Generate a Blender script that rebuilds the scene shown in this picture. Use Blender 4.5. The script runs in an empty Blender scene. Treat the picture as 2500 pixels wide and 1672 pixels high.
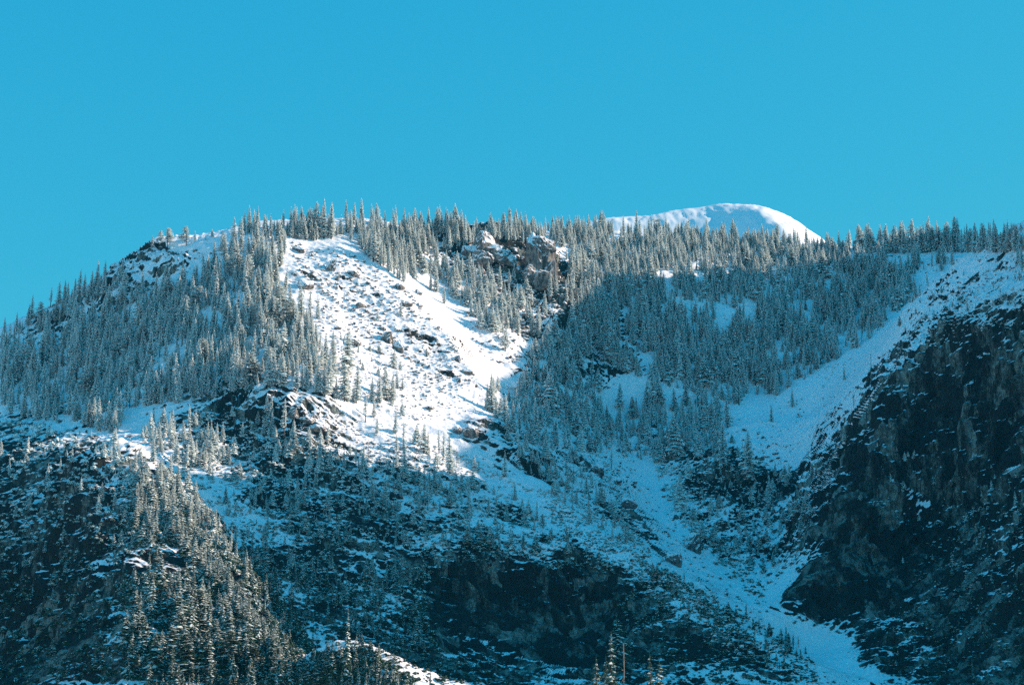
DA, NR = .0005, 1300
SUNE, SUNA, SUN_E, SUN_C = 22, 5, 4.2, (1.0, .75, .59)
SKY_S, SKY_T, SKY_P = .1, (.112, 1.60, 3.0), (1.6, .47, .18)
HAZE, HAZE_C = 2.2e-5, (.03, .55, .90, 1)
EXPO = 0.9
import bpy, math, random
import numpy as np
from mathutils import Vector

C = bpy.context.scene.collection
RNG = np.random.default_rng(11)
random.seed(5)

# ------------------------------------------------------------------ camera geometry (photo pixels, 2500 x 1672)
F, CU, CV, PITCH = 4665.0, 1250.0, 836.0, math.radians(12.0)
SP, CP = math.sin(PITCH), math.cos(PITCH)


def at(u, v, Y):
    """photo pixel + distance north -> world point"""
    yc = (CV - v) / F
    t = Y / (CP - yc * SP)
    return ((u - CU) / F * t, Y, t * (SP + yc * CP))


def project(p):
    d = p[:, 1] * CP + p[:, 2] * SP
    d = np.where(d < 1, 1, d)
    yc = (-p[:, 1] * SP + p[:, 2] * CP) / d
    return CU + F * p[:, 0] / d, CV - F * yc, d


# ------------------------------------------------------------------ noise
_perm = RNG.permutation(256)
_perm = np.concatenate([_perm, _perm, _perm]).astype(np.int32)
_g = RNG.normal(size=(256, 3)).astype(np.float32)
_g /= np.linalg.norm(_g, axis=1)[:, None]


def noise(x, y, z):
    x = np.asarray(x, np.float32); y = np.asarray(y, np.float32); z = np.asarray(z, np.float32)
    xi = np.floor(x).astype(np.int32); yi = np.floor(y).astype(np.int32); zi = np.floor(z).astype(np.int32)
    xf = x - xi; yf = y - yi; zf = z - zi
    xi &= 255; yi &= 255; zi &= 255
    u = xf * xf * xf * (xf * (xf * 6 - 15) + 10)
    v = yf * yf * yf * (yf * (yf * 6 - 15) + 10)
    w = zf * zf * zf * (zf * (zf * 6 - 15) + 10)

    def gr(a, b, c):
        h = _perm[_perm[_perm[xi + a] + yi + b] + zi + c]
        g = _g[h]
        return g[..., 0] * (xf - a) + g[..., 1] * (yf - b) + g[..., 2] * (zf - c)
    x00 = gr(0, 0, 0); x00 += u * (gr(1, 0, 0) - x00)
    x10 = gr(0, 1, 0); x10 += u * (gr(1, 1, 0) - x10)
    x01 = gr(0, 0, 1); x01 += u * (gr(1, 0, 1) - x01)
    x11 = gr(0, 1, 1); x11 += u * (gr(1, 1, 1) - x11)
    a = x00 + v * (x10 - x00)
    b = x01 + v * (x11 - x01)
    return (a + w * (b - a)) * 1.6


def fbm(x, y, z, octaves=3, gain=0.5, ridged=False):
    s, a = 0, 1.0
    for o in range(octaves):
        n = noise(x * 2 ** o + 17.3 * o, y * 2 ** o - 9.1 * o, z * 2 ** o + 3.7 * o)
        if ridged:
            n = 1 - 2 * np.abs(n)
        s = s + a * n
        a *= gain
    return s


def sstep(a, b, x):
    t = np.clip((x - a) / (b - a), 0, 1)
    return t * t * (3 - 2 * t)


# ------------------------------------------------------------------ terrain control lines: (u, v, Y)
def line(pts, step=45.0):
    w = [at(*p) for p in pts]
    out = [w[0]]
    for a, b in zip(w, w[1:]):
        d = math.dist(a, b)
        n = max(1, int(d / step))
        for k in range(1, n + 1):
            out.append(tuple(a[i] + (b[i] - a[i]) * k / n for i in range(3)))
    return out


LINES = [
    # skyline crest, from far left to the far right ridge
    [(-300, 990, 2420), (-150, 890, 2330), (0, 812, 2250), (60, 792, 2235), (130, 757, 2220), (210, 717, 2205), (290, 662, 2190),
     (340, 628, 2180), (388, 602, 2175), (470, 597, 2180), (540, 578, 2170), (600, 562, 2165), (680, 553, 2160), (780, 553, 2170),
     (880, 552, 2200), (980, 560, 2230), (1080, 566, 2280), (1160, 570, 2350), (1250, 566, 2480), (1350, 566, 2590), (1450, 570, 2650),
     (1600, 588, 2680), (1750, 594, 2690), (1900, 598, 2690), (2000, 603, 2690), (2100, 610, 2680), (2250, 612, 2640), (2400, 613, 2590),
     (2520, 614, 2550), (2640, 625, 2520)],
    # right hand edge of the sunlit buttress, down to the creek
    [(760, 582, 2145), (850, 612, 2130), (930, 652, 2120), (1000, 702, 2095), (1060, 762, 2060), (1110, 832, 2015), (1150, 892, 1975),
     (1185, 950, 1935), (1180, 1010, 1880), (1200, 1065, 1835), (1240, 1112, 1800), (1300, 1172, 1760), (1380, 1242, 1710), (1480, 1322, 1640),
     (1600, 1412, 1560), (1720, 1482, 1490), (1850, 1562, 1420), (2000, 1652, 1350), (2060, 1705, 1310)],
    # couloir hugging that edge
    [(1000, 672, 2170), (1040, 712, 2160), (1085, 762, 2125), (1130, 835, 2080), (1175, 902, 2040), (1225, 965, 2005), (1300, 1035, 1960),
     (1380, 1105, 1910), (1450, 1180, 1850), (1530, 1255, 1800)],
    # main gully and creek
    [(1450, 950, 2215), (1480, 1050, 2150), (1530, 1110, 2090), (1560, 1180, 2040), (1600, 1270, 1930), (1650, 1310, 1880), (1720, 1375, 1800),
     (1800, 1450, 1700), (1880, 1525, 1610), (1960, 1595, 1530), (2040, 1655, 1460), (2100, 1705, 1400)],
    # rib with the crags
    [(1180, 592, 2335), (1200, 640, 2290), (1250, 700, 2260), (1280, 760, 2225), (1300, 800, 2200), (1300, 870, 2150), (1290, 930, 2090)],
    # fold where the right flank meets the bowl
    [(2500, 568, 2060), (2430, 610, 2090), (2350, 652, 2130), (2280, 700, 2180), (2200, 780, 2230), (2120, 860, 2230), (2050, 940, 2200),
     (1980, 1010, 2200)],
    # cliff rim and cliff foot
    [(2580, 765, 1705), (2480, 800, 1730), (2380, 820, 1760), (2290, 850, 1790), (2220, 930, 1800), (2165, 990, 1800), (2125, 1060, 1790),
     (2105, 1130, 1770), (2098, 1200, 1740), (2098, 1290, 1700), (2058, 1380, 1640), (1990, 1430, 1600), (1930, 1480, 1565)],
    [(2480, 1100, 1690), (2400, 1150, 1712), (2330, 1250, 1712), (2250, 1330, 1705), (2180, 1390, 1680), (2090, 1450, 1650), (2000, 1510, 1590),
     (1945, 1545, 1560)],
    # gully between the lower face and the sunlit spurs
    [(400, 1085, 1720), (450, 1120, 1680), (500, 1200, 1585), (555, 1330, 1470), (600, 1450, 1385), (660, 1540, 1310), (745, 1650, 1230),
     (790, 1730, 1190)],
    # sunlit spur
    [(265, 1095, 1540), (290, 1112, 1500), (340, 1152, 1455), (400, 1212, 1420), (450, 1292, 1375), (490, 1345, 1345), (525, 1400, 1300),
     (565, 1470, 1250), (625, 1550, 1205), (690, 1625, 1165), (745, 1690, 1130), (800, 1760, 1080)],
    # its left rib
    [(300, 1150, 1450), (310, 1250, 1370), (320, 1340, 1310), (325, 1410, 1275), (310, 1500, 1210), (300, 1600, 1150), (295, 1700, 1090)],
    # second small knoll
    [(770, 1600, 1125), (830, 1588, 1115), (900, 1598, 1110), (980, 1645, 1100), (1030, 1700, 1085)],
    # cliff band of the lower face: rim and foot
    [(1060, 1345, 1545), (1130, 1355, 1540), (1200, 1372, 1540), (1350, 1378, 1555), (1450, 1402, 1560), (1530, 1450, 1540)],
    [(1080, 1490, 1500), (1250, 1530, 1500), (1400, 1555, 1510), (1520, 1555, 1505)],
    # bench below the main forest
    [(560, 962, 1775), (640, 952, 1762), (720, 957, 1758), (800, 985, 1765), (860, 1015, 1775)],
    [(540, 1010, 1790), (600, 1045, 1762)],
    # rib below the bench
    [(640, 952, 1762), (690, 1010, 1735), (735, 1085, 1697), (800, 1150, 1657), (870, 1235, 1605)],
    # knob on the left skyline
    [(388, 602, 2175), (410, 640, 2125), (432, 658, 2108)],
]
POINTS = [
    (130, 850, 2150), (300, 720, 2150), (400, 700, 2110), (500, 650, 2088), (600, 650, 2045), (700, 650, 2050), (200, 780, 2170), (340, 690, 2140),
    (300, 800, 2060), (400, 800, 2000), (500, 800, 1940), (600, 800, 1905), (700, 800, 1890), (800, 800, 1920), (700, 720, 1985),
    (0, 900, 2130), (100, 900, 2080), (200, 900, 2020), (300, 900, 1965), (400, 900, 1900), (500, 900, 1845), (600, 900, 1812), (700, 900, 1808),
    (800, 900, 1835), (900, 900, 1870), (0, 1000, 2030), (100, 1000, 1985), (200, 1000, 1920), (300, 1000, 1850), (400, 1000, 1790), (500, 990, 1790),
    (500, 1080, 1730), (600, 1090, 1740), (680, 1120, 1710), (850, 1080, 1725), (950, 1080, 1750), (1050, 1080, 1780), (1120, 1090, 1800),
    (800, 650, 2085), (800, 700, 2030), (900, 680, 2090), (900, 750, 2020), (1000, 800, 2010), (1000, 900, 1920), (1080, 900, 1950), (1000, 1000, 1830),
    (1100, 1000, 1870), (900, 830, 1945), (900, 1000, 1795), (760, 620, 2110),
    (1300, 1200, 1800), (1400, 1160, 1880), (1500, 1245, 1840), (1560, 1320, 1780), (1700, 1430, 1660), (1850, 1545, 1530),
    (1100, 600, 2330), (1060, 640, 2240), (1120, 690, 2210), (1180, 740, 2190), (1200, 810, 2130), (1230, 880, 2090), (1290, 620, 2340),
    (1350, 720, 2272), (1370, 800, 2235), (1350, 900, 2150), (1350, 950, 2105), (1350, 1010, 2045), (1420, 1060, 2035),
    (1400, 650, 2450), (1400, 740, 2350), (1450, 850, 2265), (1500, 650, 2490), (1500, 700, 2420), (1500, 800, 2325), (1550, 900, 2260), (1600, 650, 2510),
    (1600, 1000, 2205), (1700, 700, 2480), (1700, 800, 2375), (1700, 900, 2285), (1700, 1000, 2230), (1640, 1100, 2120), (1800, 650, 2570),
    (1850, 750, 2440), (1850, 850, 2345), (1850, 950, 2285), (1900, 700, 2525), (2000, 650, 2605), (2000, 750, 2475), (2000, 850, 2365),
    (1950, 950, 2240), (1850, 1050, 2160), (1800, 1150, 2060), (1750, 1250, 1940), (1700, 1300, 1890), (2100, 700, 2530), (2100, 780, 2430), (2200, 680, 2530),
    (2300, 650, 2520), (1900, 1150, 2040), (1950, 1300, 1910), (1900, 1400, 1830), (1850, 1450, 1740), (1960, 1200, 1990), (1990, 1100, 2040), (2040, 1040, 2015),
    (2450, 690, 1960), (2400, 760, 1870), (2500, 720, 1870), (2300, 780, 1930), (2200, 880, 1960), (2120, 970, 1950), (2350, 700, 2020),
    (2480, 1200, 1660), (2470, 1300, 1590), (2480, 1450, 1490), (2500, 1672, 1350), (2350, 1400, 1620), (2300, 1470, 1560), (2400, 1600, 1440),
    (2250, 1580, 1500), (2150, 1640, 1460), (2100, 1560, 1540), (2200, 1480, 1600),
    (600, 1180, 1655), (700, 1190, 1650), (900, 1170, 1665), (1000, 1160, 1690), (1100, 1160, 1715), (1200, 1180, 1750),
    (620, 1270, 1560), (720, 1290, 1560), (800, 1300, 1545), (1000, 1290, 1590), (1200, 1290, 1630), (1350, 1300, 1650),
    (1100, 1600, 1390), (1250, 1640, 1390), (1400, 1660, 1410), (1600, 1600, 1430), (1750, 1640, 1380), (1620, 1500, 1490),
    (720, 1450, 1430), (900, 1450, 1455), (900, 1550, 1370), (720, 1560, 1330), (820, 1520, 1385), (1000, 1560, 1390), (950, 1620, 1340),
    (860, 1640, 1210), (960, 1690, 1200),
    (400, 1400, 1275), (450, 1480, 1235), (380, 1520, 1200), (500, 1560, 1190), (420, 1620, 1140), (560, 1640, 1150), (380, 1280, 1380), (430, 1340, 1340),
    (250, 1200, 1480), (150, 1200, 1560), (0, 1200, 1650), (250, 1400, 1330), (150, 1400, 1410), (0, 1400, 1490), (200, 1600, 1240), (100, 1600, 1310),
    (0, 1600, 1390), (0, 1700, 1300), (200, 1100, 1620), (100, 1100, 1740), (0, 1100, 1830),
    (-300, 1100, 1950), (-300, 1400, 1600), (-300, 1650, 1400), (-300, 1000, 2100),
    (1250, 1760, 1180), (1490, 1740, 1120), (1600, 1720, 1200), (1800, 1760, 1200), (2100, 1780, 1250), (2400, 1780, 1220), (400, 1800, 1000),
    (0, 1850, 1100), (600, 1850, 980), (1000, 1850, 960),
]
FREE = [  # world points the photo does not show
    (610, 1210, 330), (610, 1300, 380), (610, 1370, 400), (610, 1440, 440), (610, 1500, 500), (610, 1560, 530), (610, 1610, 588), (610, 1655, 618), (610, 1690, 590), (610, 1728, 512), (610, 1765, 474), (660, 1655, 600), (660, 1765, 470), (610, 1820, 478), (660, 1820, 484),  # unseen right ridge, its profile shaped to cast shade on the lower slopes
    (610, 1900, 532), (610, 1950, 560), (610, 2020, 578), (610, 2100, 585), (620, 2200, 592), (660, 2300, 600), (560, 1800, 470), (560, 1900, 505), (700, 2470, 690),
    (905, 1850, 650), (905, 1942, 685), (905, 2050, 735), (905, 2180, 780), (905, 2280, 842), (905, 2380, 885), (905, 2470, 918), (905, 2550, 875), (905, 2640, 810), (905, 2720, 780),  # higher unseen ridge behind it, heights set so its shadow fills the bowl
    (800, 1500, 400), (750, 1300, 300), (750, 1700, 500), (740, 1800, 510), (1000, 2200, 720), (1000, 2500, 800), (1000, 3000, 600), (760, 2000, 605), (960, 2900, 700),
    (1200, 2000, 420), (1200, 1500, 300), (500, 1250, 90), (700, 1100, 60), (1100, 1100, 60), (1600, 2000, 300), (1600, 1200, 150),
    (-900, 2600, 480), (-500, 2700, 470), (-100, 2700, 560), (200, 2900, 640), (200, 3300, 600), (450, 2850, 690), (450, 3150, 660), (700, 2900, 640), (-900, 2000, 380),
    (-900, 1500, 200), (-1400, 2000, 300), (-800, 3300, 400), (0, 3400, 540), (600, 3600, 600), (1200, 3600, 500), (0, 4300, 450), (1200, 4300, 430),
    (-1200, 4300, 380), (-100, 2420, 620), (-300, 2450, 590), (-500, 2420, 520), (50, 2800, 630),
    (0, 700, -12), (-400, 700, -12), (400, 700, -12), (900, 700, -12), (-900, 800, -12), (0, 850, -8), (300, 950, -6), (-300, 850, -10), (-900, 1100, 20),
]


def tps(P, Q, soft=6.0):
    d = P[:, None, :] - Q[None, :, :]
    return np.sqrt((d ** 2).sum(-1) + soft ** 2)


_ctrl = [p for l in LINES for p in line(l)] + [at(*p) for p in POINTS] + FREE
_ctrl = np.array(_ctrl, float)
_keep = []
for i, p in enumerate(_ctrl):                       # merge points that nearly coincide
    if not _keep or np.min(np.hypot(_ctrl[_keep, 0] - p[0], _ctrl[_keep, 1] - p[1])) > 7:
        _keep.append(i)
_ctrl = _ctrl[_keep]
_n = len(_ctrl)
_A = np.zeros((_n + 3, _n + 3))
_A[:_n, :_n] = tps(_ctrl[:, :2], _ctrl[:, :2]) - np.eye(_n) * 4.0
_A[:_n, _n] = 1; _A[:_n, _n + 1:] = _ctrl[:, :2]
_A[_n, :_n] = 1; _A[_n + 1:, :_n] = _ctrl[:, :2].T
_w = np.linalg.solve(_A, np.concatenate([_ctrl[:, 2], [0, 0, 0]]))
GS, GX0, GX1, GY0, GY1 = 7.0, -1500.0, 1900.0, 640.0, 4300.0
_gx = np.arange(GX0, GX1 + GS, GS); _gy = np.arange(GY0, GY1 + GS, GS)
H = np.empty((len(_gy), len(_gx)))
for j, yy in enumerate(_gy):
    Q = np.stack([_gx, np.full_like(_gx, yy)], 1)
    H[j] = tps(Q, _ctrl[:, :2]) @ _w[:_n] + _w[_n] + Q @ _w[_n + 1:]


def height(x, y):
    fx = np.clip((x - GX0) / GS, 0, len(_gx) - 1.001); fy = np.clip((y - GY0) / GS, 0, len(_gy) - 1.001)
    i = fx.astype(int); j = fy.astype(int); fx = fx - i; fy = fy - j
    return (H[j, i] * (1 - fx) + H[j, i + 1] * fx) * (1 - fy) + (H[j + 1, i] * (1 - fx) + H[j + 1, i + 1] * fx) * fy


# ------------------------------------------------------------------ surface character, sampled at points of the mountain
# (u, v, Y) -> snow cover, roughness
CHAR = [
    (390, 620, 2150, .83, .75), (450, 650, 2130, .88, .6), (200, 760, 2190, .75, .6), (60, 850, 2180, .7, .6), (300, 740, 2150, .76, .7),
    (550, 700, 2060, .93, .35), (700, 620, 2090, .85, .5), (300, 850, 2010, .88, .4), (600, 850, 1860, .9, .35), (150, 950, 2020, .85, .5),
    (780, 680, 2050, .72, .7), (850, 720, 2030, .76, .68), (900, 800, 1960, .79, .62), (960, 850, 1930, .80, .6), (1050, 850, 1985, .71, .7), (900, 900, 1870, .86, .5),
    (1000, 950, 1870, .79, .6), (1120, 950, 1930, .74, .7), (1140, 1030, 1890, .92, .3), (1060, 1020, 1840, .9, .3), (720, 1010, 1740, .72, .8),
    (780, 1030, 1745, .72, .8), (640, 960, 1765, .75, .6), (880, 1060, 1750, .78, .6), (1000, 1100, 1760, .76, .6), (1120, 1130, 1760, .72, .5),
    (1240, 1180, 1770, .7, .5), (1180, 1060, 1840, .5, .9),
    (600, 1020, 1750, .55, .9), (500, 1040, 1760, .6, .8), (420, 1060, 1720, .55, .7), (560, 1130, 1680, .6, .8), (700, 1130, 1680, .48, .9),
    (800, 1150, 1655, .5, .9), (950, 1180, 1670, .58, .8), (1100, 1220, 1690, .62, .6), (1300, 1240, 1730, .7, .45), (1250, 1300, 1640, .55, .7),
    (700, 1250, 1585, .5, .9), (600, 1300, 1500, .6, .6), (850, 1280, 1570, .46, .8), (1000, 1320, 1570, .5, .8), (900, 1400, 1490, .5, .8),
    (700, 1400, 1460, .45, .8), (1100, 1340, 1560, .58, .7), (1250, 1360, 1560, .62, .7), (1180, 1430, 1520, .17, 1.0), (1300, 1450, 1525, .12, 1.0),
    (1430, 1480, 1530, .16, 1.0), (1500, 1520, 1515, .15, .9), (1100, 1560, 1420, .3, .8), (1300, 1600, 1430, .3, .9), (1450, 1620, 1430, .26, .9),
    (900, 1520, 1390, .45, .8), (780, 1540, 1350, .4, .8), (1000, 1640, 1330, .35, .8), (1600, 1560, 1460, .32, .8), (1750, 1600, 1410, .38, .8),
    (1560, 1390, 1590, .72, .6), (1650, 1450, 1530, .66, .7), (1750, 1510, 1470, .7, .6), (1850, 1570, 1420, .62, .7), (1950, 1640, 1370, .6, .7),
    (1400, 1330, 1680, .75, .5), (1450, 1230, 1830, .65, .6), (1380, 1150, 1890, .62, .7), (1300, 1080, 1930, .8, .5), (1500, 1290, 1800, .5, .7),
    (1560, 1150, 2050, .96, .16), (1590, 1240, 1950, .96, .16), (1640, 1310, 1880, .90, .3), (1480, 1010, 2190, .97, .14), (1750, 1400, 1770, .82, .5),
    (1850, 1500, 1640, .90, .3), (1960, 1590, 1530, .92, .25), (2040, 1650, 1460, .92, .25), (1530, 1200, 1960, .66, .8), (1570, 1290, 1870, .6, .9), (1680, 1270, 1930, .62, .9), (1780, 1480, 1640, .62, .8), (1430, 1000, 2200, .75, .6), (1400, 900, 2250, .72, .7),
    (1200, 600, 2330, .45, 1.0), (1100, 610, 2320, .5, .9), (1320, 640, 2320, .4, 1.0), (1350, 720, 2290, .45, .9), (1250, 750, 2220, .7, .6),
    (1330, 800, 2220, .7, .7), (1230, 830, 2130, .75, .6), (1130, 830, 2085, .97, .1), (1220, 960, 2005, .96, .12), (1060, 730, 2145, .95, .15),
    (1300, 950, 2080, .7, .7), (1450, 600, 2750, .92, .3), (1450, 750, 2480, .85, .5), (1600, 750, 2650, .86, .5), (1750, 650, 2820, .8, .7),
    (1650, 690, 2760, .7, .8), (1900, 620, 2860, .9, .3), (1800, 800, 2630, .9, .4), (2000, 700, 2720, .85, .5), (2000, 850, 2510, .92, .3),
    (2200, 640, 2620, .75, .7), (2350, 630, 2580, .75, .7), (1850, 950, 2285, .95, .25), (1700, 1000, 2230, .85, .5), (1620, 1080, 2130, .62, .8),
    (1700, 1150, 2060, .62, .9), (1850, 1060, 2150, .76, .6), (1800, 1210, 1990, .25, 1.0), (1760, 1200, 2010, .2, 1.0), (1850, 1190, 2010, .15, 1.0),
    (1950, 1130, 2050, .78, .5), (1900, 1250, 1950, .6, .9), (1750, 1290, 1920, .6, .8), (1700, 1350, 1850, .55, .9), (1950, 1350, 1870, .66, .8),
    (1850, 1370, 1850, .62, .8), (1900, 1300, 1930, .7, .7),
    (2250, 740, 2160, .78, .6), (2150, 850, 2200, .95, .2), (2050, 940, 2190, .97, .15), (1980, 1010, 2190, .97, .12), (2350, 680, 2080, .72, .75),
    (2450, 650, 2010, .72, .7), (2480, 720, 1900, .68, .75), (2350, 760, 1940, .64, .8), (2250, 830, 1930, .64, .8), (2150, 930, 1950, .70, .7),
    (2080, 1000, 1960, .8, .4), (2420, 800, 1790, .6, .8), (2300, 860, 1800, .58, .9), (2160, 1000, 1815, .58, .8), (2090, 1075, 1795, .5, .8), (2250, 915, 1790, .45, .9), (2380, 860, 1760, .56, .9), (2470, 860, 1725, .58, .9), (2200, 985, 1790, .35, 1.0),
    (2490, 775, 1765, .74, .6), (2420, 755, 1835, .74, .6), (2380, 795, 1795, .70, .7), (2300, 815, 1835, .70, .7), (2200, 905, 1845, .70, .7), (2130, 995, 1850, .72, .7), (2540, 700, 1890, .75, .6), (2560, 640, 2000, .8, .6),
    (1985, 1200, 1880, .7, .8), (1995, 1290, 1800, .7, .8), (1955, 1385, 1720, .75, .7), (1895, 1445, 1670, .8, .6), (2010, 1130, 1900, .74, .7), (1930, 1330, 1860, .68, .8),
    (2250, 1050, 1752, .03, 1.0), (2350, 1000, 1748, .08, 1.0), (2450, 950, 1712, .15, 1.0), (2150, 1200, 1735, .03, 1.0), (2300, 1200, 1725, .06, .9), (2100, 1300, 1690, .02, 1.0),
    (2200, 1300, 1705, .04, 1.0), (2050, 1430, 1640, .02, 1.0), (2000, 1480, 1600, .02, 1.0), (2420, 1150, 1700, .3, .9), (2450, 1250, 1630, .45, .9), (2255, 1228, 1722, .75, .5), (2200, 1215, 1728, .4, .8),
    (2350, 1330, 1660, .25, .9), (2450, 1400, 1530, .42, .9), (2250, 1430, 1630, .25, .9), (2300, 1530, 1530, .38, .9), (2200, 1550, 1540, .35, .9),
    (2400, 1600, 1440, .35, .9), (2150, 1630, 1470, .42, .9), (2480, 1650, 1370, .3, .9),
    (290, 1120, 1495, .68, .8), (340, 1170, 1445, .66, .9), (420, 1240, 1405, .58, .9), (470, 1330, 1355, .6, .9), (350, 1300, 1340, .45, .8),
    (400, 1380, 1290, .5, .8), (380, 1480, 1220, .55, .8), (500, 1500, 1220, .6, .7), (450, 1600, 1160, .55, .8), (600, 1590, 1180, .45, .9), (560, 1450, 1260, .36, .9), (650, 1580, 1190, .36, .9), (600, 1500, 1235, .36, .9), (600, 1380, 1330, .4, .9), (540, 1290, 1400, .42, .9), (720, 1650, 1150, .38, .9),
    (700, 1650, 1150, .5, .8), (850, 1610, 1110, .65, .6), (960, 1650, 1100, .7, .6),
    (200, 1150, 1560, .42, .8), (100, 1150, 1680, .45, .8), (0, 1150, 1760, .38, .8), (200, 1250, 1460, .52, .8), (100, 1300, 1510, .44, .8), (0, 1300, 1590, .4, .8),
    (200, 1400, 1360, .32, .8), (100, 1500, 1380, .32, .8), (0, 1500, 1440, .4, .8), (200, 1600, 1240, .14, .8), (80, 1620, 1310, .2, .8),
    (200, 1030, 1800, .6, .7), (60, 1050, 1930, .5, .7), (350, 1050, 1760, .75, .5), (530, 1280, 1510, .75, .4), (590, 1420, 1400, .66, .6),
    (690, 1550, 1310, .62, .6), (470, 1160, 1600, .65, .5),
    (-300, 1200, 1800, .4, .8), (2700, 900, 1700, .4, .9), (2700, 1500, 1500, .4, .9), (1000, 580, 2260, .85, .4), (800, 570, 2170, .85, .4),
]
_cw = np.array([at(*c[:3]) for c in CHAR]); _cv = np.array([c[3:] for c in CHAR])


def character(p):
    """snow cover and roughness by inverse distance over the sample points (world space)"""
    out = np.empty((len(p), 2), np.float32)
    S = np.array([1, .8, 1.0])
    q = _cw * S
    for s in range(0, len(p), 20000):
        d = ((p[s:s + 20000, None, :] * S - q[None]) ** 2).sum(-1) + 250.0
        w = d ** -1.9
        out[s:s + 20000] = (w @ _cv) / w.sum(1)[:, None]
    return out


# ------------------------------------------------------------------ terrain mesh: fan of columns, rows spaced by length along the slope
_ang = np.concatenate([np.linspace(-.62, -.306, 45, endpoint=False), np.arange(-.306, .306, DA), np.linspace(.306, .80, 70)])
_fine = np.concatenate([np.linspace(660, 1000, 60, endpoint=False), np.arange(1000, 3150, 2.5), np.linspace(3150, 4250, 90)])
NC = len(_ang)
X = np.empty((NC, NR)); Yv = np.empty((NC, NR))
for i, a in enumerate(_ang):
    z = height(a * _fine, _fine)
    yc = np.where(_fine < 1000, .25, np.where(_fine > 3000, .25, 1.0))
    ds = np.sqrt(np.diff(_fine) ** 2 + np.diff(z) ** 2) / (_fine[1:] + 300) * yc[1:]
    # visible stretches get denser rows than those seen at a grazing angle
    k = z / _fine
    ds = ds * .25 + np.abs(np.diff(k)) * yc[1:] * 1.1
    s = np.concatenate([[0], np.cumsum(ds)])
    Yv[i] = np.interp(np.linspace(0, s[-1], NR), s, _fine)
    X[i] = a * Yv[i]
for _ in range(3):                                  # keep neighbouring columns in step
    Yv[1:-1] = (Yv[:-2] + 2 * Yv[1:-1] + Yv[2:]) / 4
X = _ang[:, None] * Yv
Z = height(X, Yv)
e = 9.0
gx = (height(X + e, Yv) - height(X - e, Yv)) / (2 * e); gy = (height(X, Yv + e) - height(X, Yv - e)) / (2 * e)
nl = np.sqrt(gx ** 2 + gy ** 2 + 1)
N = np.stack([-gx / nl, -gy / nl, 1 / nl], -1).reshape(-1, 3).astype(np.float32)
V = np.stack([X, Yv, Z], -1).reshape(-1, 3).astype(np.float32)
ch = np.empty((len(V), 2), np.float32)
_sub = V.reshape(NC, NR, 3)[::4, ::4].reshape(-1, 3)
_cs = character(_sub).reshape(len(range(0, NC, 4)), len(range(0, NR, 4)), 2)
ii = np.clip(np.arange(NC) / 4, 0, _cs.shape[0] - 1.001); jj = np.clip(np.arange(NR) / 4, 0, _cs.shape[1] - 1.001)
i0 = ii.astype(int); j0 = jj.astype(int); fi = (ii - i0)[:, None, None]; fj = (jj - j0)[None, :, None]
ch = ((_cs[i0][:, j0] * (1 - fi) + _cs[i0 + 1][:, j0] * fi) * (1 - fj) + (_cs[i0][:, j0 + 1] * (1 - fi) + _cs[i0 + 1][:, j0 + 1] * fi) * fj).reshape(-1, 2)
cover, rough = ch[:, 0], ch[:, 1]
x, y, z = V[:, 0], V[:, 1], V[:, 2]
steep = sstep(.75, 1.5, np.hypot(gx, gy).reshape(-1)).astype(np.float32)
r2 = rough ** 1.6
# gullies and ribs run down the fall line, so the coarse noise is drawn out along it
zz = z * (1 - .55 * steep)
# bedrock joints: ribs slant one way left of the main gully and the other way right of it
def slanted(P, dirn, k, sc, octv, ridged, off=0.):
    dirn = np.array(dirn, np.float32); dirn /= np.linalg.norm(dirn)
    a = P @ dirn
    q = (P - dirn[None] * (a * (1 - 1.0 / k))[:, None]) / sc + off
    return fbm(q[:, 0], q[:, 1], q[:, 2], octv, .55, ridged)


_gul = np.interp(y, [1200, 1400, 1560, 1700, 1900, 2100, 2300], [330, 300, 235, 200, 150, 145, 110])
w_up = sstep(-25, 25, x - _gul).astype(np.float32)                       # right of the gully
w_up = np.maximum(w_up, 1 - sstep(-285, -235, x - .0 * y)) .astype(np.float32)   # far left slope
DN, UP = (.80, -.25, -.55), (.70, .25, .66)


def joints(P, k, sc, octv, ridged, off=0.):
    return slanted(P, DN, k, sc, octv, ridged, off) * (1 - w_up) + slanted(P, UP, k, sc, octv, ridged, off + 31.7) * w_up


d = 4.0 * r2 * joints(V, 4.0, 22.0, 3, True)
d += 1.8 * r2 * joints(V, 4.0, 8.0, 2, True, 5.5)
d += 5.5 * r2 * fbm(x / 95, y / 95, zz / 130, 3, .55, True)
d += 2.0 * r2 * fbm(x / 34, y / 34, zz / 48, 2, .5, True)
d += 1.3 * r2 * fbm(x / 14, y / 14, zz / 20, 2, .55)
d += 1.3 * r2 * noise(x / 5.2, y / 5.2, zz / 7)
d += .9 * r2 * fbm(x / 7.5, y / 7.5, zz / 9, 2, .5, True)
d += .5 * np.minimum(rough, .4) * fbm((x + .3 * y) / 11, (y - .3 * x) / 60, z / 60, 2, .5, True)
d += .35 * noise(x / 9, y / 9, z / 9) * (.3 + rough)
led = fbm(x / 60, y / 60, z / 16 + .02 * x, 2, .5)        # ledges across the cliffs
d += 4.2 * r2 * steep * led
q_ = noise(x / 30, y / 30, z / 210) * 3.2 + .5 * noise(x / 80, y / 80, z / 60)
d += 5.5 * steep * rough * (np.floor(q_) + sstep(.35, .65, q_ - np.floor(q_)))   # stepped slabs
colu = fbm(x / 17, y / 17, z / 170, 2, .5, True)          # upright ribs of the cliffs
d += 4.6 * steep * colu * rough
edge = sstep(1050, 1150, y)
V = V + N * (d * (.3 + .7 * edge))[:, None]
G = V.reshape(NC, NR, 3)
tx = np.empty_like(G); ty = np.empty_like(G)
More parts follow.
